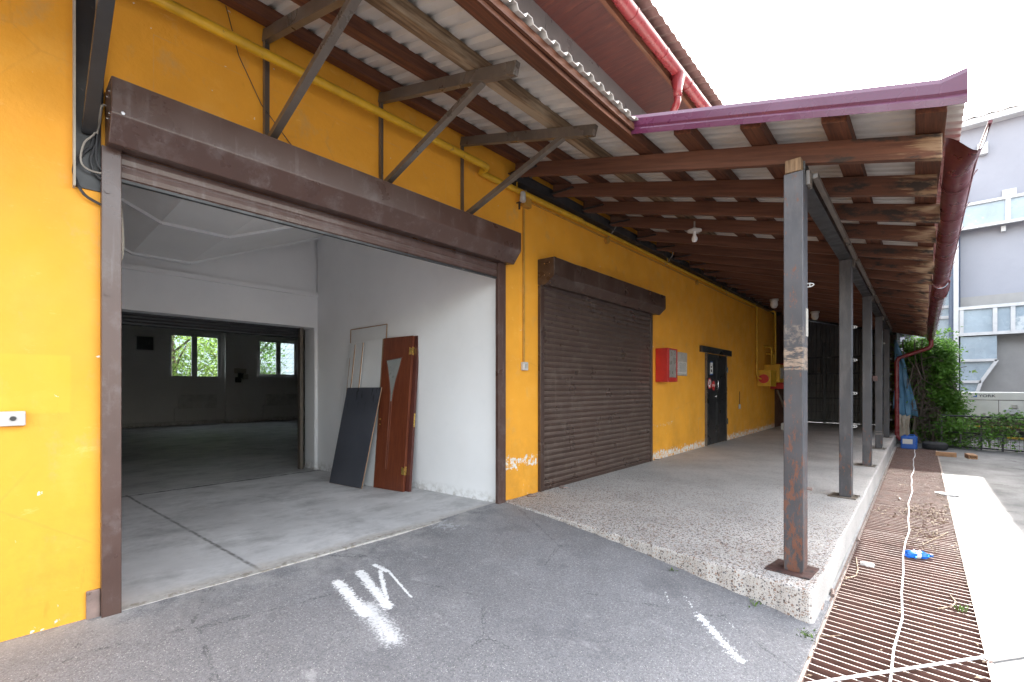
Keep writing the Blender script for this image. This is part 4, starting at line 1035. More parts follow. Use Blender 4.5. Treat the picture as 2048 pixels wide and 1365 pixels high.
for k, (ua, va, ub, vb) in enumerate(((357,789,434,818),(533,788,593,812))):
    a, b = oy(ua, vb, 16.4), oy(ub, va, 16.4)
    t = T('radiator', 'ribbed white radiator below the ' + ('larger' if k == 0 else 'narrower right') + ' hall window', 'radiator', (a.x, 16.4, 0), 'radiators on the rear wall of the hall')
    g = MB(); n = 22; g.box(a.x, b.x, 16.40, 16.48, a.z, b.z)
    for i in range(n): x = a.x + (b.x-a.x)*(i+.2)/n; g.box(x, x+(b.x-a.x)/n*.5, 16.38, 16.399, a.z+.03, b.z-.03)
    g.build('panel', M['radiator'], t)
    MB().tube([(a.x-.05,16.42,a.z+.05),(a.x-.12,16.42,a.z),(a.x-.12,16.42,.05)], .02, 6).build('pipe', M['radiator'], t)
o = MB().tube([(-6,16.43,.10),(15,16.43,.10)], .025, 6).build('heating_pipe', M['radiator']); tag(o, 'long heating pipe low along the rear wall of the hall', 'pipe')
a, b = oy(273,701,16.45), oy(307,673,16.45)
t = T('dark_vent', 'dark square vent opening left of the larger hall window', 'vent', ((a.x+b.x)/2, 16.45, a.z)); MB().box(a.x,b.x,16.46,16.499,a.z,b.z).build('opening', M['black'], t); 
g = MB(); 
for z in (a.z,b.z-.03): g.box(a.x-.04,b.x+.04,16.44,16.459,z,z+.03)
g.box(a.x-.04,a.x-.001,16.44,16.459,a.z+.03,b.z-.03); g.box(b.x+.001,b.x+.04,16.44,16.459,a.z+.03,b.z-.03)
g.build('frame', M['radiator'], t)
t = T('switch_cluster', 'cluster of small switch boxes on the pillar between the hall windows', 'switch boxes', (oy(482,750,16.3).x,16.3,1.6))
for k, (ua, va, m) in enumerate(((474,742,'greypaint'),(486,743,'greypaint'),(481,751,'black'),(490,754,'greypaint'),(476,760,'black'))):
    p = oy(ua, va, 16.37); MB().box(p.x-.1,p.x+.1,16.30,16.377,p.z-.1,p.z+.1).build('switch_box', M[m], t, bevel=.01)
g = MB()
for k in range(4): 
    x = .485+.006*k; g.tube([(x,.27+.01*k,2.6),(x+.005,.28,2.48),(x+.012,.27,2.34-.02*k),(x,.26,2.24-.02*k),(x-.03,.26,2.20-.02*k)], .003, 5, curve=True)
tag(g.build('inner_cables', M['greypaint'], smooth=True), 'loose grey cables hanging inside the gate frame at top left', 'cables')
# ================================================================ GRATINGS
xg = 15.4; idx = 0; grp = 'rusty steel gratings over the drain'
ends = []
while xg > .9: ends.append(xg); xg -= 1.02
nG = len(ends)
for i, x1 in enumerate(reversed(ends)):
    x0 = x1 - 1.005
    ordn = ['first','second','third','fourth','fifth','sixth','seventh','eighth','ninth','tenth','eleventh','twelfth','thirteenth','fourteenth','fifteenth'][i]
    lab = f'rusty drain grating, {ordn} panel counted from the photographer along the platform'
    if i == 3: lab = 'rusty drain grating panel beside the platform corner'
    if i == 4: lab = 'rusty drain grating panel under the white plaster chunk'
    if i == 5: lab = 'rusty drain grating panel under the blue bottle'
    if i == 7: lab = 'rusty drain grating panel heaped with dry leaves'
    if i == nG-1: lab = 'last shaded drain grating panel in front of the blue canister'
    t = T('drain_grating', lab, 'grating', ((x0+x1)/2, -3.5, -.2), grp)
    rnd = random.Random(i); tilt = rnd.uniform(-.006,.006); sk = .022 + rnd.uniform(-.006,.006)
    g = MB(); n = 14
    for k in range(n):
        x = x0 + .02 + (x1-x0-.04)*k/(n-1) + rnd.uniform(-.004,.004)
        dz = rnd.uniform(-.002,.002) + tilt*(k/n-.5)
        g.bar((x+sk*.5,-3.135,-.214+dz),(x-sk*.5,-3.875,-.214+dz*.5), .0075, .042)
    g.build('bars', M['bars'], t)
    g = MB(); g.bar((x0,-3.132,-.207),(x1,-3.132,-.207), .008, .04); g.bar((x0,-3.878,-.207),(x1,-3.878,-.207), .008, .04); g.build('frame', M['rust'], t)
for y, w in ((-3.892,.016),(-3.112,.014)):
    o = MB().box(.6,15.45,y-w/2,y+w/2,-.25,-.1955).build('channel_edge', M['rust']); tag(o, 'steel angle edging the drain on the ' + ('yard side' if y < -3.5 else 'platform side'), 'edging', 'steel edgings of the drain')
rnd = random.Random(5)
g = MB().tube([(x*.5, -3.49+.012*math.sin(x*1.3)+.008*math.sin(x*3.7), -.188) for x in range(2, 31)], .0060, 6)
tag(g.build('rope', M['rope'], smooth=True), 'white cord lying lengthwise along the middle of the gratings', 'cord')
a, b = oz(1640,1364,-.17), oz(2048,1302,-.17); d = (b-a)
o = MB().bar(a-d*1.2, b+d*.6, .013, .008).build('white_strap', M['rope']); tag(o, 'taut white plastic strip crossing the gratings near the camera', 'strip')
# bottle
p = oz(1833,1110,-.185)
t = T('plastic_bottle', 'crushed blue plastic bottle lying on the gratings', 'bottle', p)
ax = Vector((.25,-.97,0)).normalized()
a0 = oz(1812,1108,-.16); a1 = oz(1860,1112,-.165)
g = MB(); path = [a0.lerp(a1, s) for s in (0,.03,.10,.25,.35,.5,.62,.75,.86,.92,1.0)]; rr = [.008,.028,.036,.031,.036,.030,.036,.032,.018,.012,.013]
g.tube(path, rr, 14); 
for i, v in enumerate(g.v): v.z += .006*math.sin(i*2.3); v.y += .004*math.sin(i*1.7); v.z = max(v.z, -.192)
g.build('body', M['bottle'], t, smooth=True)
dd = (a1-a0).normalized(); MB().tube([a1, a1+dd*.018], .016, 10).build('cap', M['signblue'], t, smooth=True)
MB().tube([a0.lerp(a1,.36), a0.lerp(a1,.55)], [.0372,.0335], 14, cap=False).build('label_band', M['paper'], t, smooth=True)
# plaster chunk
def chunk(p, sx, sy, sz, seed, name, mat, label, cat):
    rnd = random.Random(seed); bm = bmesh.new(); bmesh.ops.create_icosphere(bm, subdivisions=2, radius=1)
    ph = [rnd.uniform(0,6) for _ in range(6)]
    for v in bm.verts:
        c = v.co; k = 1 + .16*math.sin(3*c.x+ph[0])*math.sin(2.7*c.y+ph[1]) + .12*math.sin(5*c.z+ph[2]+2*c.x) + rnd.uniform(-.07,.07)
        v.co = Vector((c.x*sx*k, c.y*sy*k, max(c.z*sz*k, -sz*.55)))
    me = bpy.data.meshes.new(name); bm.to_mesh(me); bm.free(); me.materials.append(mat)
    o = bpy.data.objects.new(name, me); C.objects.link(o); o.location = p + Vector((0,0,sz*.55)); return tag(o, label, cat)
p = oz(1735,1132,-.195); chunk(p, .035, .05, .02, 1, 'plaster_chunk', M['stone'], 'flat white plaster chunk on the gratings near the blue bottle', 'chunk')
p = oz(1895,990,-.195); chunk(p, .10, .13, .02, 2, 'foam_scrap', M['stone'], 'flat white foam scrap on the yard edge of the gratings', 'scrap')
for k, (u, v, L) in enumerate(((1643,1220,.09),(1666,1190,.07),(1718,1082,.05),(1800,1000,.06))):
    p = oz(u, v, -.19); o = MB().tube([p+Vector((-.02,.0,0)), p+Vector((L,.01,.01))], .014, 8).build('pipe_stub', M['rust'], smooth=True)
    tag(o, ['short rusty pipe stub at the platform corner','second rusty pipe stub, next to the pale chunk','small rusty stub on the concrete edge before the second post','rusty stub half under dry leaves'][k], 'pipe stub', 'rusty pipe stubs beside the drain')
# horseshoe like iron hooks on the platform
for k, (u, v) in enumerate(((1063,992),(1127,975),(1312,919))):
    p = oz(u, v, .042); g = MB().tube([p+Vector((.055*math.cos(a)+.0,.055*math.sin(a),.004*math.sin(a*2)+.004)) for a in [R(20+28*i) for i in range(11)]], .007, 6)
    tag(g.build('iron_hook', M['rust'], smooth=True), ['rusty iron hook loop lying nearest the gate corner','rusty iron hook loop by the left rail of the closed shutter','rusty iron hook loop by the right rail of the closed shutter'][k], 'hook', 'iron hook loops on the platform')
# leaf litter
g = MB(); rnd = random.Random(11)
def leafcard(g, p, s, rnd, flat=.35):
    a = rnd.uniform(0, 6.28); t1 = Vector((math.cos(a), math.sin(a), rnd.uniform(-flat,flat))).normalized()
    n = Vector((rnd.uniform(-flat,flat), rnd.uniform(-flat,flat), 1)).normalized(); t2 = n.cross(t1).normalized()
    w = s*rnd.uniform(.3,.5); cz = s*rnd.uniform(.05,.22)
    g.add([p-t1*s, p-t1*s*.2+t2*w+n*cz, p+t1*s, p+t1*s*.1-t2*w+n*cz*.6, p+n*cz*1.2], [(0,1,4),(1,2,4),(2,3,4),(3,0,4)])
def rnear(u, v, ru, rv):
    while True:
        a, b = rnd.gauss(0,1), rnd.gauss(0,1)
        if abs(a) < 2 and abs(b) < 2: return oz(u+a*ru, v+b*rv, -.185)
for (u, v, ru, rv, n) in ((1830,1020,24,6,150),(1875,1032,12,10,110),(1760,1020,12,5,25),(1800,1032,22,4,30),(1868,1068,16,6,60),(1850,1088,22,6,30),(1885,990,8,9,25),(1893,1010,7,20,40),(1845,1040,30,5,30)):
    for _ in range(n):
        p = rnear(u, v, ru, rv); p.z = -.188 + abs(rnd.gauss(0,.010)); 
        if p.y > -3.9 and p.y < -3.12: leafcard(g, p, rnd.uniform(.008,.021), rnd, .9)
for _ in range(260):
    x = rnd.uniform(2.6, 14.5); y = rnd.choice((rnd.uniform(-3.9,-3.12), -3.88+abs(rnd.gauss(0,.05)), -3.12-abs(rnd.gauss(0,.03)))); leafcard(g, Vector((x, y, -.19)), rnd.uniform(.008,.022), rnd)
tag(g.build('leaf_litter', M['dryleaf']), 'dry curled leaves and chaff scattered over the gratings', 'leaf litter', kind='stuff')
g = MB()
for _ in range(40):
    p = oz(rnd.gauss(1850,28), rnd.gauss(1045,28), -.18); a = rnd.uniform(0,6.28); L = rnd.uniform(.04,.14)
    q = p + Vector((math.cos(a)*L, math.sin(a)*L, rnd.uniform(0,.02))); g.tube([p, p.lerp(q,.5)+Vector((0,0,rnd.uniform(0,.02))), q], .0028, 5)
tag(g.build('twigs', M['dryleaf']), 'thin dry twigs tangled among the leaves on the gratings', 'twigs', kind='stuff')
for k, (pts, lab) in enumerate((([(1712,1115),(1716,1140),(1712,1152),(1690,1158)],'bent pale stem on the gratings beside the plaster chunk'), ([(1845,1090),(1870,1078),(1896,1065)],'straight pale stick beyond the blue bottle'), ([(1876,1218),(1905,1213),(1912,1204),(1900,1190)],'dry forked twig on the gratings near the right edge'), ([(1640,1272),(1660,1273),(1682,1271)],'short thin twig on the nearest grating'))):
    o = MB().tube([oz(u,v,-.183) for u, v in pts], .0045 if k < 3 else .003, 6).build('stick', M['dryleaf'], smooth=True); tag(o, lab, 'stick')
a, b = oz(278,1364,-.10), oz(298,1322,-.09)
o = MB().bar(a+(a-b)*1.2, b, .012, .006).build('wood_strip', M['rust']); tag(o, 'thin red brown strip sticking up from the asphalt at bottom left', 'strip')
p = oz(1050,1350,-.13); g = MB(); chunk(p, .02, .014, .002, 9, 'gum_spot', M['black'], 'flat dark spot stuck on the asphalt at the bottom centre', 'spot')
# weeds at the platform foot
def weed(p, n, s, label):
    g = MB()
    for _ in range(n):
        q = p + Vector((rnd.gauss(0,s), rnd.gauss(0,s*.8), 0)); a = rnd.uniform(0,6.28); h = rnd.uniform(.01,.035)
        tpt = q + Vector((math.cos(a)*h*.8, math.sin(a)*h*.8, h)); w = Vector((-math.sin(a),math.cos(a),0))*h*.22
        g.add([q-w*.4, q+w*.4, q.lerp(tpt,.6)+w, tpt, q.lerp(tpt,.6)-w], [(0,1,2,3,4)])
    tag(g.build('weeds', M['moss']), label, 'weeds', kind='stuff')
q = oz(1610,1275,-.2); weed(q, 130, .028, 'small green weeds at the platform corner by the drain')
q = Vector((3.50,-2.15,gz(3.5,-2.15))); weed(q, 12, .018, 'tiny green seedling at the foot of the platform edge')
q = Vector((3.46,-2.75,gz(3.46,-2.75))); weed(q, 22, .03, 'sparse green weeds under the platform edge left of the corner')
q = oz(1922,1222,-.185); weed(q, 26, .03, 'green sprig lying on the gratings near the right edge')
# yard things
def hbrick(p, rz, label, up=False):
    t = T('hollow_brick', label, 'brick', p, 'hollow bricks in the yard'); g = MB(); L, w, h = .34, .14, .09
    fr = .02
    g.box(-L/2,L/2,-w/2,w/2,0,fr); g.box(-L/2,L/2,-w/2,w/2,h-fr,h)
    for k in range(4): y = -w/2 + (w-fr)*k/3; g.box(-L/2,L/2,y,y+fr,fr,h-fr)
    for v in g.v: v += Vector(p)
    o = g.build('clay_body', M['brick'], t); t.rotation_euler = (0, R(-90) if up else 0, rz); return t
hbrick(oz(1892,913,-.2), R(88), 'hollow brick lying flat beside the far end of the gratings')
hbrick(oz(1942,917,-.2), R(8), 'hollow brick lying end on in the middle of the yard')
p = oz(1818,898,-.2)
t = T('blue_canister', 'blue plastic canister with a paper label at the far drain end', 'canister', p)
c = Vector((p.x, p.y, -.2)); MB().box(c.x-.10,c.x+.12,c.y-.16,c.y+.16,-.199,.12).build('canister_body', M['jerry'], t, bevel=.03)
MB().box(c.x-.106,c.x-.101,c.y-.07,c.y+.12,-.07,.05).build('paper_label', M['paper'], t); MB().tube([(c.x,c.y+.08,.12),(c.x,c.y+.08,.15)], .03, 12).build('cap', M['signblue'], t, smooth=True)
g = MB().tube([(c.x,c.y-.12,.115),(c.x,c.y-.10,.155),(c.x,c.y-.01,.155),(c.x,c.y+.01,.115)], .014, 8); g.build('handle', M['jerry'], t, smooth=True)
t = T('old_tyre', 'worn black tyre lying flat beside the blue canister', 'tyre', (15.5,-3.95,-.2))
g = MB(); n = 28; pr = [(.13,.02),(.20,.0),(.235,.03),(.245,.09),(.235,.15),(.20,.175),(.13,.155),(.14,.09)]
vs = [(15.5+r*math.cos(2*math.pi*i/n), -3.86+r*math.sin(2*math.pi*i/n), -.198+h) for i in range(n) for r, h in pr]; k = len(pr)
g.add(vs, [(i*k+j, i*k+(j+1)%k, ((i+1)%n)*k+(j+1)%k, ((i+1)%n)*k+j) for i in range(n) for j in range(k)]); g.build('tread', M['tyre'], t, smooth=True)
# tarpaulin and cloth
def drape(name, cols, mat, label, cat, amp=.05, seed=1):
    g = MB(); rnd = random.Random(seed); nr = len(cols[0]); vs = []
    for i, col in enumerate(cols):
        for j, p in enumerate(col): vs.append(Vector(p) + Vector((amp*math.sin(i*1.9+j*.35+seed), amp*.5*math.cos(i*2.3+j*.5), 0)))
    g.add(vs, [(i*nr+j, i*nr+j+1, (i+1)*nr+j+1, (i+1)*nr+j) for i in range(len(cols)-1) for j in range(nr-1)])
    o = g.build(name, mat, smooth=True, solid=.004); return tag(o, label, cat)
cols = []
for i in range(11):
    f = i/10; col = []
    for j in range(13):
        h = j/12; top = Vector((16.85,-3.05-.02*f,2.70)); bot = Vector((16.75+.25*f,-3.03-.50*f,.50+.06*math.sin(f*9)+.25*(f<.3)))
        mid = Vector((16.85,-3.03-.28*f,1.9)); p = top.lerp(mid,h/.35) if h < .35 else mid.lerp(bot,(h-.35)/.65); col.append(p)
    cols.append(col)
drape('blue_tarpaulin', cols, M['tarp'], 'faded blue tarpaulin hanging in folds behind the red downpipe', 'tarpaulin')
cols = [[Vector((16.45,-3.14-.26*i/8*(1-.25*j/9),.58-.92*(j/9)+.03*math.sin(i*2))) for j in range(10)] for i in range(9)]
drape('canvas_rag', cols, M['cloth'], 'dirty beige cloth hanging below the tarpaulin', 'cloth', .045, 4)

# low yard fence
t = T('yard_fence', 'low dark steel fence overgrown with vines at the end of the yard', 'fence', (16.2, -5, -.2))
g = MB(); F0 = Vector((16.35,-4.0,0)); F1 = Vector((15.2,-9.0,0)); d = (F1-F0)
for s, r in ((.62,.025),(.20,.018),(-.16,.018)): g.tube([F0+Vector((0,0,s)), F1+Vector((0,0,s))], r, 6)
n = 14
for i in range(n+1):
    p = F0 + d*i/n; g.box(p.x-.018,p.x+.018,p.y-.018,p.y+.018,-.2,.63 if i % 2 == 0 else .21)
    if i % 4 == 0 and i < n-1: q = F0+d*(i+2)/n; g.tube([p+Vector((0,0,-.16)), q+Vector((0,0,.2))], .010, 5)
g.build('rails', M['black'], t)
g = MB()
for i in range(75): p = F0+d*i/75; g.tube([p+Vector((.02,0,-.18)), p+Vector((.02,0,.6))], .003, 4)
for z in [k*.09-.15 for k in range(9)]: g.tube([F0+Vector((.02,0,z)), F1+Vector((.02,0,z))], .003, 4)
g.build('mesh_wire', M['greymetal'], t)

# ---------------------------------------------------------------- foliage
def leaf(g, p, s, rnd, droop=.5):
    a = rnd.uniform(0, 6.28); t1 = Vector((math.cos(a), math.sin(a), -rnd.uniform(0,droop))).normalized()
    n = Vector((rnd.gauss(0,.5)-.3, rnd.gauss(0,.5), rnd.uniform(.3,1))).normalized(); t2 = n.cross(t1).normalized(); n = t1.cross(t2)
    w = s*.52
    g.add([p, p+t1*s*.35+t2*w*.95-n*s*.06, p+t1*s*.55+t2*w*.35, p+t1*s*1.1-n*s*.15, p+t1*s*.55-t2*w*.35, p+t1*s*.35-t2*w*.95-n*s*.06],
          [(0,1,2),(0,2,3),(0,3,4),(0,4,5)])
def clumpy(rnd, n, boxes, s, g, spread=.22):
    for _ in range(n):
        b = boxes[rnd.choices(range(len(boxes)), [q[6] for q in boxes])[0]]
        c = Vector((rnd.uniform(b[0],b[1]), rnd.uniform(b[2],b[3]), rnd.uniform(b[4],b[5])))
        for _ in range(rnd.randint(9, 26)): leaf(g, c+Vector((rnd.gauss(0,spread), rnd.gauss(0,spread), rnd.gauss(0,spread*.8))), s*rnd.uniform(.6,1.3), rnd)
rnd = random.Random(21)
V = T('climbing_vine', 'dense green climbing vine with dead stems past the end of the canopy', 'vine', (17.3, -3.9, -.2))
g = MB()
clumpy(rnd, 1150, [(16.95,17.9,-4.12,-3.75,1.0,2.5,5),(16.85,17.6,-4.20,-3.95,.9,2.4,5),(16.9,18.2,-4.1,-3.2,2.0,2.7,3),(16.7,17.5,-4.42,-4.1,-.1,1.2,2.4),(17.0,18.2,-4.0,-3.2,-.1,2.2,3.2),(17.4,18.2,-4.2,-3.4,2.2,2.9,1.2)], .080, g, .11)
g.build('foliage', M['leaf'], V)
g = MB()
for _ in range(230):
    p = Vector((rnd.uniform(16.95,17.5), rnd.uniform(-3.95,-3.45), rnd.uniform(.3,2.3))); pts = [p]
    for k in range(6): p = p + Vector((rnd.gauss(0,.08), rnd.gauss(0,.13), rnd.gauss(-.06,.13))); pts.append(p)
    g.tube(pts, rnd.uniform(.004,.011), 5)
for k in range(7):
    p = Vector((rnd.uniform(16.9,17.6), rnd.uniform(-4.3,-3.3), -.2)); pts = [p]
    for j in range(8): p = p + Vector((rnd.gauss(0,.06), rnd.gauss(0,.07), .36)); pts.append(p)
    g.tube(pts, [.035-.003*j for j in range(9)], 6)
g.build('stems', M['twig'], V)
F = T('fence_vine', 'trailing green vine creeping along the low yard fence', 'vine', (15.9,-5.5,.2))
g = MB()
for i in range(230):
    f = abs(rnd.gauss(0,.30)); f = min(f, .98); p = F0 + d*f
    c = p + Vector((rnd.gauss(.02,.10), rnd.gauss(0,.08), rnd.uniform(-.1,.66) if f < .25 else rnd.uniform(.35,.72) if rnd.random() < .6 else rnd.uniform(-.1,.7)))
    for _ in range(rnd.randint(4,12)): leaf(g, c+Vector((rnd.gauss(0,.10),rnd.gauss(0,.10),rnd.gauss(0,.07))), .075*rnd.uniform(.6,1.3), rnd)
g.build('foliage', M['leaf'], F)
g = MB()
for k in range(14):
    f = rnd.uniform(0,.7); p = F0+d*f+Vector((0,0,-.1)); pts = [p]
    for j in range(6): p = p + Vector((rnd.gauss(0,.03), rnd.gauss(-.05,.12), .12)); pts.append(p)
    g.tube(pts, .007, 5)
g.build('stems', M['twig'], F)
def tree(label, x, y, h, r, seed, n=260, mat='leaf2', group=None, low=.2, s=.13):
    rnd = random.Random(seed); t = T('leafy_tree', label, 'tree', (x,y,-.2), group)
    g = MB(); g.tube([(x,y,-.2),(x+.05,y,h*.3),(x-.05,y+.05,h*.6),(x,y,h*.9)], [.13,.11,.07,.02], 8); limbs = []
    for k in range(9):
        a = k*2.4; z0 = h*(.25+.06*k); e = Vector((x+math.cos(a)*r*.7, y+math.sin(a)*r*.7, z0+h*.22)); g.tube([(x,y,z0), Vector((x,y,z0)).lerp(e,.5)+Vector((0,0,.1)), e], [.05,.035,.012], 6); limbs.append(e)
    g.build('trunk', M['bark'], t)
    g = MB()
    for _ in range(n):
        u = rnd.random(); a = rnd.uniform(0,6.28); z = -.2 + h*(low+(1-low)*u); rr = r*math.sqrt(max(.05, 1-(2*u-1)**2*.8))*math.sqrt(rnd.random())
        c = Vector((x+rr*math.cos(a), y+rr*math.sin(a), z))
        for _ in range(rnd.randint(8,20)): leaf(g, c+Vector((rnd.gauss(0,.2),rnd.gauss(0,.2),rnd.gauss(0,.17))), s*rnd.uniform(.6,1.3), rnd)
    g.build('crown', M[mat], t); return t
tree('tall sunlit leafy tree filling the larger hall window', w1[0].x+.9, 20.2, 5.2, 2.0, 31, 420)
tree('darker leafy shrub at the left of the narrower hall window', w2[0].x+.7, 19.0, 4.6, 1.1, 32, 250, 'leaf')
tree('pale leafy tree seen between the two hall windows', 7.2, 22.5, 5.4, 1.9, 33, 260)
o = MB().box(-6, 26, 27, 27.3, -.2, 5.0).build('boundary_wall', M['panel']); tag(o, 'pale profiled wall behind the trees outside the hall windows', 'wall')

HB = T('far_hedge', 'dark bushy hedge behind the climbing vine', 'hedge', (20, -3.4, -.2))
g = MB(); rnd = random.Random(77)
clumpy(rnd, 520, [(18.6,19.6,-4.0,-3.15,-.2,2.2,1)], .12, g, .2); g.build('foliage', M['leaf2'], HB)
g = MB()
for k in range(8):
    p = Vector((19.2, -4.1+k*.12, -.2)); pts = [p]
    for j in range(5): p = p + Vector((rnd.gauss(0,.08), rnd.gauss(0,.08), .42)); pts.append(p)
    g.tube(pts, .02, 5)
g.build('stems', M['twig'], HB)
# ================================================================ NEIGHBOUR BUILDING
XN = 26.0
N = T('neighbour_building', 'grey rendered building with white framed milky gallery panels', 'building', (30, -12, -.2))
yl = ox(1912, 600, XN).y
def rz(y): return 11.5 + .0*y
g = MB(); g.box(XN, XN+.4, -40, yl, 5.0, 11.75); g.box(XN+.4, XN+14, -40, yl, -.2, 11.75); g.build('rendered_wall', M['neigh'], N)
MB().box(XN, XN+.4, -40, yl, -.2, 5.0).build('lower_wall', M['neighb'], N)
MB().box(XN-.45, XN+14.3, -40.2, yl+.3, 11.75, 11.98).build('roof_edge', M['frame'], N)
g = MB(); n = 160; pr = [(yl+.3-i*.25, 12.0 + (.05 if i % 2 else 0)) for i in range(n)]
g.add([(x, y, z+(x-XN)*.05) for x in (XN-.5, XN+14) for y, z in pr], [(i, i+1, n+i+1, n+i) for i in range(n-1)]); g.build('roof', M['rooftile'], N, solid=.01)
MB().box(XN+3.2, XN+12, yl, 3.0, -.2, 8.6).build('rear_wing', M['neigh'], N)
def band(u0, u1, v0, v1, cols, parent, proj=.35, rows=1):
    a = ox(u0, v1, XN-proj); b = ox(u1, v0, XN-proj); y0, y1 = a.y, b.y; za, zb_ = a.z, ox(u0, v0, XN-proj).z
    MB().box(XN-proj+.04, XN-.003, min(y0,y1), max(y0,y1), za+.05, zb_-.05).build('panel', M['panel'], parent)
    g = MB(); yy0, yy1 = min(y0,y1), max(y0,y1)
    for z in [za + (zb_-za)*k/rows for k in range(rows+1)]: g.box(XN-proj-.03, XN-proj+.06, yy0, yy1, z-.05, z+.05)
    for c in range(cols+1): y = yy0+(yy1-yy0)*c/cols; g.box(XN-proj-.045, XN-proj+.05, y-.05, y+.05, za-.04, zb_+.04)
    g.build('panel_frame', M['frame'], parent)
# upper gallery, running along the facade at constant height
zA, zB = ox(1990,448,XN-.5).z, ox(1990,400,XN-.5).z
MB().box(XN-.46, XN-.003, -40, yl, zA+.05, zB-.05).build('gallery_panel', M['panel'], N)
g = MB(); y = yl-.1
while y > -40: g.box(XN-.53, XN-.44, y-.07, y+.07, zA, zB); y -= 1.3
for z in (zA, zB): g.box(XN-.55, XN-.42, -40, yl, z-.05, z+.05)
g.build('gallery_frame', M['frame'], N)
y = yl-1.3
while y > -16: MB().box(XN-.3, XN-.1, y-.06, y+.06, zA-.28, zA-.08).build('gallery_lamp', M['frame'], N); y -= 1.6
a = ox(2004,388,XN-.02); b = ox(2033,378,XN-.02); g = MB()
zt0 = zB+.06; g.box(XN-.06,XN-.003,b.y,a.y,zt0,zt0+.38); g.build('vent', M['frame'], N)
g = MB()
for k in range(6): g.box(XN-.07,XN-.061,b.y+.08,a.y-.08,zt0+.06+k*.045,zt0+.075+k*.045)
g.build('vent_slats', M['greypaint'], N)
p = ox(1965,298,XN-.1); MB().box(XN-.22,XN-.003,p.y-.15,p.y+.15,p.z-.25,p.z+.2).build('wall_light', M['frame'], N, bevel=.02)
# lower gallery
zA, zB = ox(1921,670,XN-.5).z, ox(1921,618,XN-.5).z
MB().box(XN-.46, XN-.003, -40, yl, zA+.05, zB-.05).build('gallery_panel', M['panel'], N)
g = MB(); ys_ = [ox(u, 640, XN-.5).y for u in (1923,1990,2026)] + [-10.2,-12.5,-15]
for y in ys_: g.box(XN-.53, XN-.44, y-.06, y+.06, zA, zB)
for z in (zA, zB): g.box(XN-.55, XN-.42, -40, yl, z-.06, z+.06)
g.build('gallery_frame', M['frame'], N)
# stair enclosure stepping down
q = lambda u, v: ox(u, v, XN-.5)
yA, yB = q(1921,700).y, q(1994,700).y; z1, z2, z3 = q(1921,722).z, q(1921,764).z, q(1921,784).z; yC, yD = q(1962,764).y, q(1951,780).y
g = MB(); g.box(XN-.46,XN-.003,yB,yA,z1+.03,zA-.1)
g.prism([(yA,z1-.06),(yB,z1-.06),(yC,z2),(yA,z2)], 'x', XN-.46, XN-.003); g.prism([(yA,z2-.05),(yC,z2-.05),(yD,z3-.2),(yA,z3-.2)], 'x', XN-.46, XN-.003)
g.build('stair_panel', M['panel'], N)
g = MB()
for a, b in (((yA,z1),(yB,z1)),((yA,z2),(yC,z2)),((yB,z1),(yC,z2)),((yC,z2),(yD,z3-.2)),((yB,z1),(yB,zA)),((yA,zA),(yA,-.2))): g.bar((XN-.5,a[0],a[1]),(XN-.5,b[0],b[1]), .14, .10)
g.build('stair_frame', M['frame'], N)
g = MB(); yc = ox(1909,600,XN-.2).y
g.tube([(XN-.2,yc,-.2),(XN-.2,yc,9.5)], .17, 10); g.build('column', M['bluecol'], N, smooth=True)
MB().box(XN-.6,XN-.45,yl-.05,yl+.09,-.2,8.4).build('corner_post', M['frame'], N)
# panel tower left of the column
g = MB(); y0 = ox(1903,600,XN+1).y; y1 = ox(1872,600,XN+1).y+.6
g.box(XN+1,XN+1.4,y0,y1,-.2,6.6); g.build('tower_panel', M['panel'], N)
g = MB()
for z in (0,1.5,3.0,4.35,4.8,6.6): g.box(XN+.93,XN+1.0,y0,y1,z-.06,z+.06)
for y in (y0,(y0+y1)/2,y1): g.box(XN+.93,XN+1.0,y-.06,y+.06,-.2,6.6)
g.build('tower_frame', M['frame'], N)
# cooling unit
XU = 20.0
yu = ox(1900, 800, XU).y; zt_, zm, zb_ = ox(1960,785,XU).z, ox(1960,800,XU).z, ox(1960,838,XU).z
U = T('cooling_unit', 'large cream rooftop cooling unit behind the fence, lettered in dark blue', 'cooling unit', (XU+1, -6.6, zb_))
MB().box(XU, XU+2.0, -10.5, yu, zb_, zt_).build('casing', M['unit'], U, bevel=.02)
g = MB(); g.box(XU-.004,XU-.001,-10.45,yu-.02,zm-.012,zm+.006); ys = ox(1997,820,XU).y; g.box(XU-.004,XU-.001,ys-.01,ys+.005,zb_+.02,zm-.013); g.build('seam', M['greymetal'], U)
pc = ox(1974.0, 792.3, XU)
lt = text('YORK', .112, (XU-.006, pc.y, pc.z), (R(90),0,R(-90)), M['signblack'] if 'signblack' in M else M['ink'], 'lettering', U, .001, 1.2)
pl_ = ox(1950.0, 792.3, XU); g = MB()
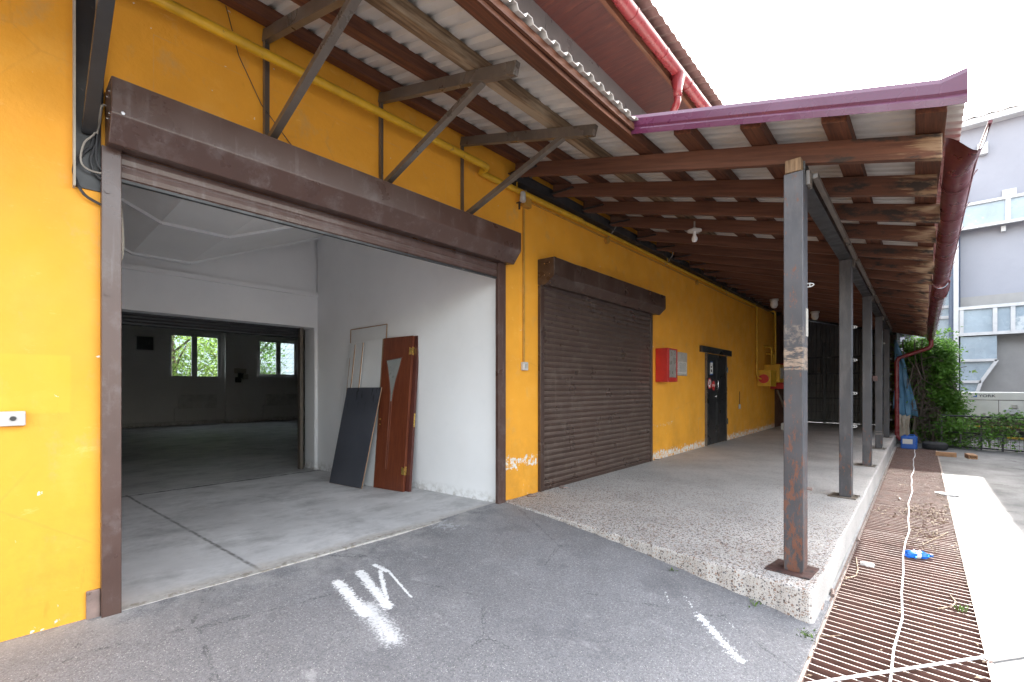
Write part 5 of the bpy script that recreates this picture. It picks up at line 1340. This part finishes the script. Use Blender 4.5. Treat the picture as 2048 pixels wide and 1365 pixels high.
for k, h in enumerate((.025,.04,.075)): g.box(XU-.006,XU-.003, pl_.y+.03*(1-k)-.014, pl_.y+.03*(1-k)+.014, pl_.z-.035, pl_.z-.035+h)
g.build('logo', M['signblue'], U)
a, b = ox(2007,827,XU), ox(2038,820,XU)
MB().box(XU-.14,XU-.003,b.y,a.y,ox(2020,829,XU).z,ox(2020,819,XU).z).build('control_box', M['frame'], U, bevel=.01)
g = MB().box(XU-.10,XU-.003,b.y-.05,a.y+.05,ox(2020,829,XU).z-.03,ox(2020,829,XU).z-.002); g.build('control_box_painted_shadow', M['ink'], U)  # solid dark strip standing in for the shade under the control box
a, b = ox(2022,817,XU), ox(2034,810,XU); MB().box(XU-.10,XU-.003,b.y,a.y,a.z,b.z).build('isolator', M['greypaint'], U, bevel=.01)
a, b = ox(1965,836,XU), ox(1971,826,XU); MB().box(XU-.02,XU-.003,b.y,a.y,a.z,b.z).build('access_plate', M['greypaint'], U)
g = MB(); g.box(XU+.1,XU+1.8,-10.5,yu-.1,zb_-.16,zb_-.001); g.build('base_frame', M['bark'], U)
y = yu-.3
while y > -10.5: MB().box(XU+.15,XU+.35,y-.1,y,-.199,zb_-.16).build('leg', M['greymetal'], U); y -= 1.1
g = MB(); g.box(XU-.3,XU-.2,-10.5,yu,.15,.19); g.box(XU-.3,XU-.2,-10.5,yu-1.2,-.17,-.12); tag(g.build('yellow_kerb_rail', M['stripe']), 'yellow painted rails below the cream cooling unit', 'rail')
o = MB().box(XU+1.9,XU+2.1,-10.5,yu+.5,-.2,.35).build('low_wall', M['cloth']); tag(o, 'low beige wall under the cream cooling unit', 'wall')

# added block outside the view, put there to cast the shadow beside the drain
S = T('added_shade_block', 'added plain grey flat roofed block, out of view, placed to shade the yard', 'building', (14, -12, -.2))
MB().box(9, 20, -15, -5.90, -.2, 5.6).build('rendered_wall', M['neigh'], S)
g = MB()
for k in range(3): MB().box(10.5+k*3, 12.1+k*3, -5.93, -5.88, 1.2, 2.6).build('window', M['frost'], S)

g = MB().box(8.9, 20.05, -15.1, -5.86, 5.6, 5.72); g.build('roof_edge', M['frame'], S)
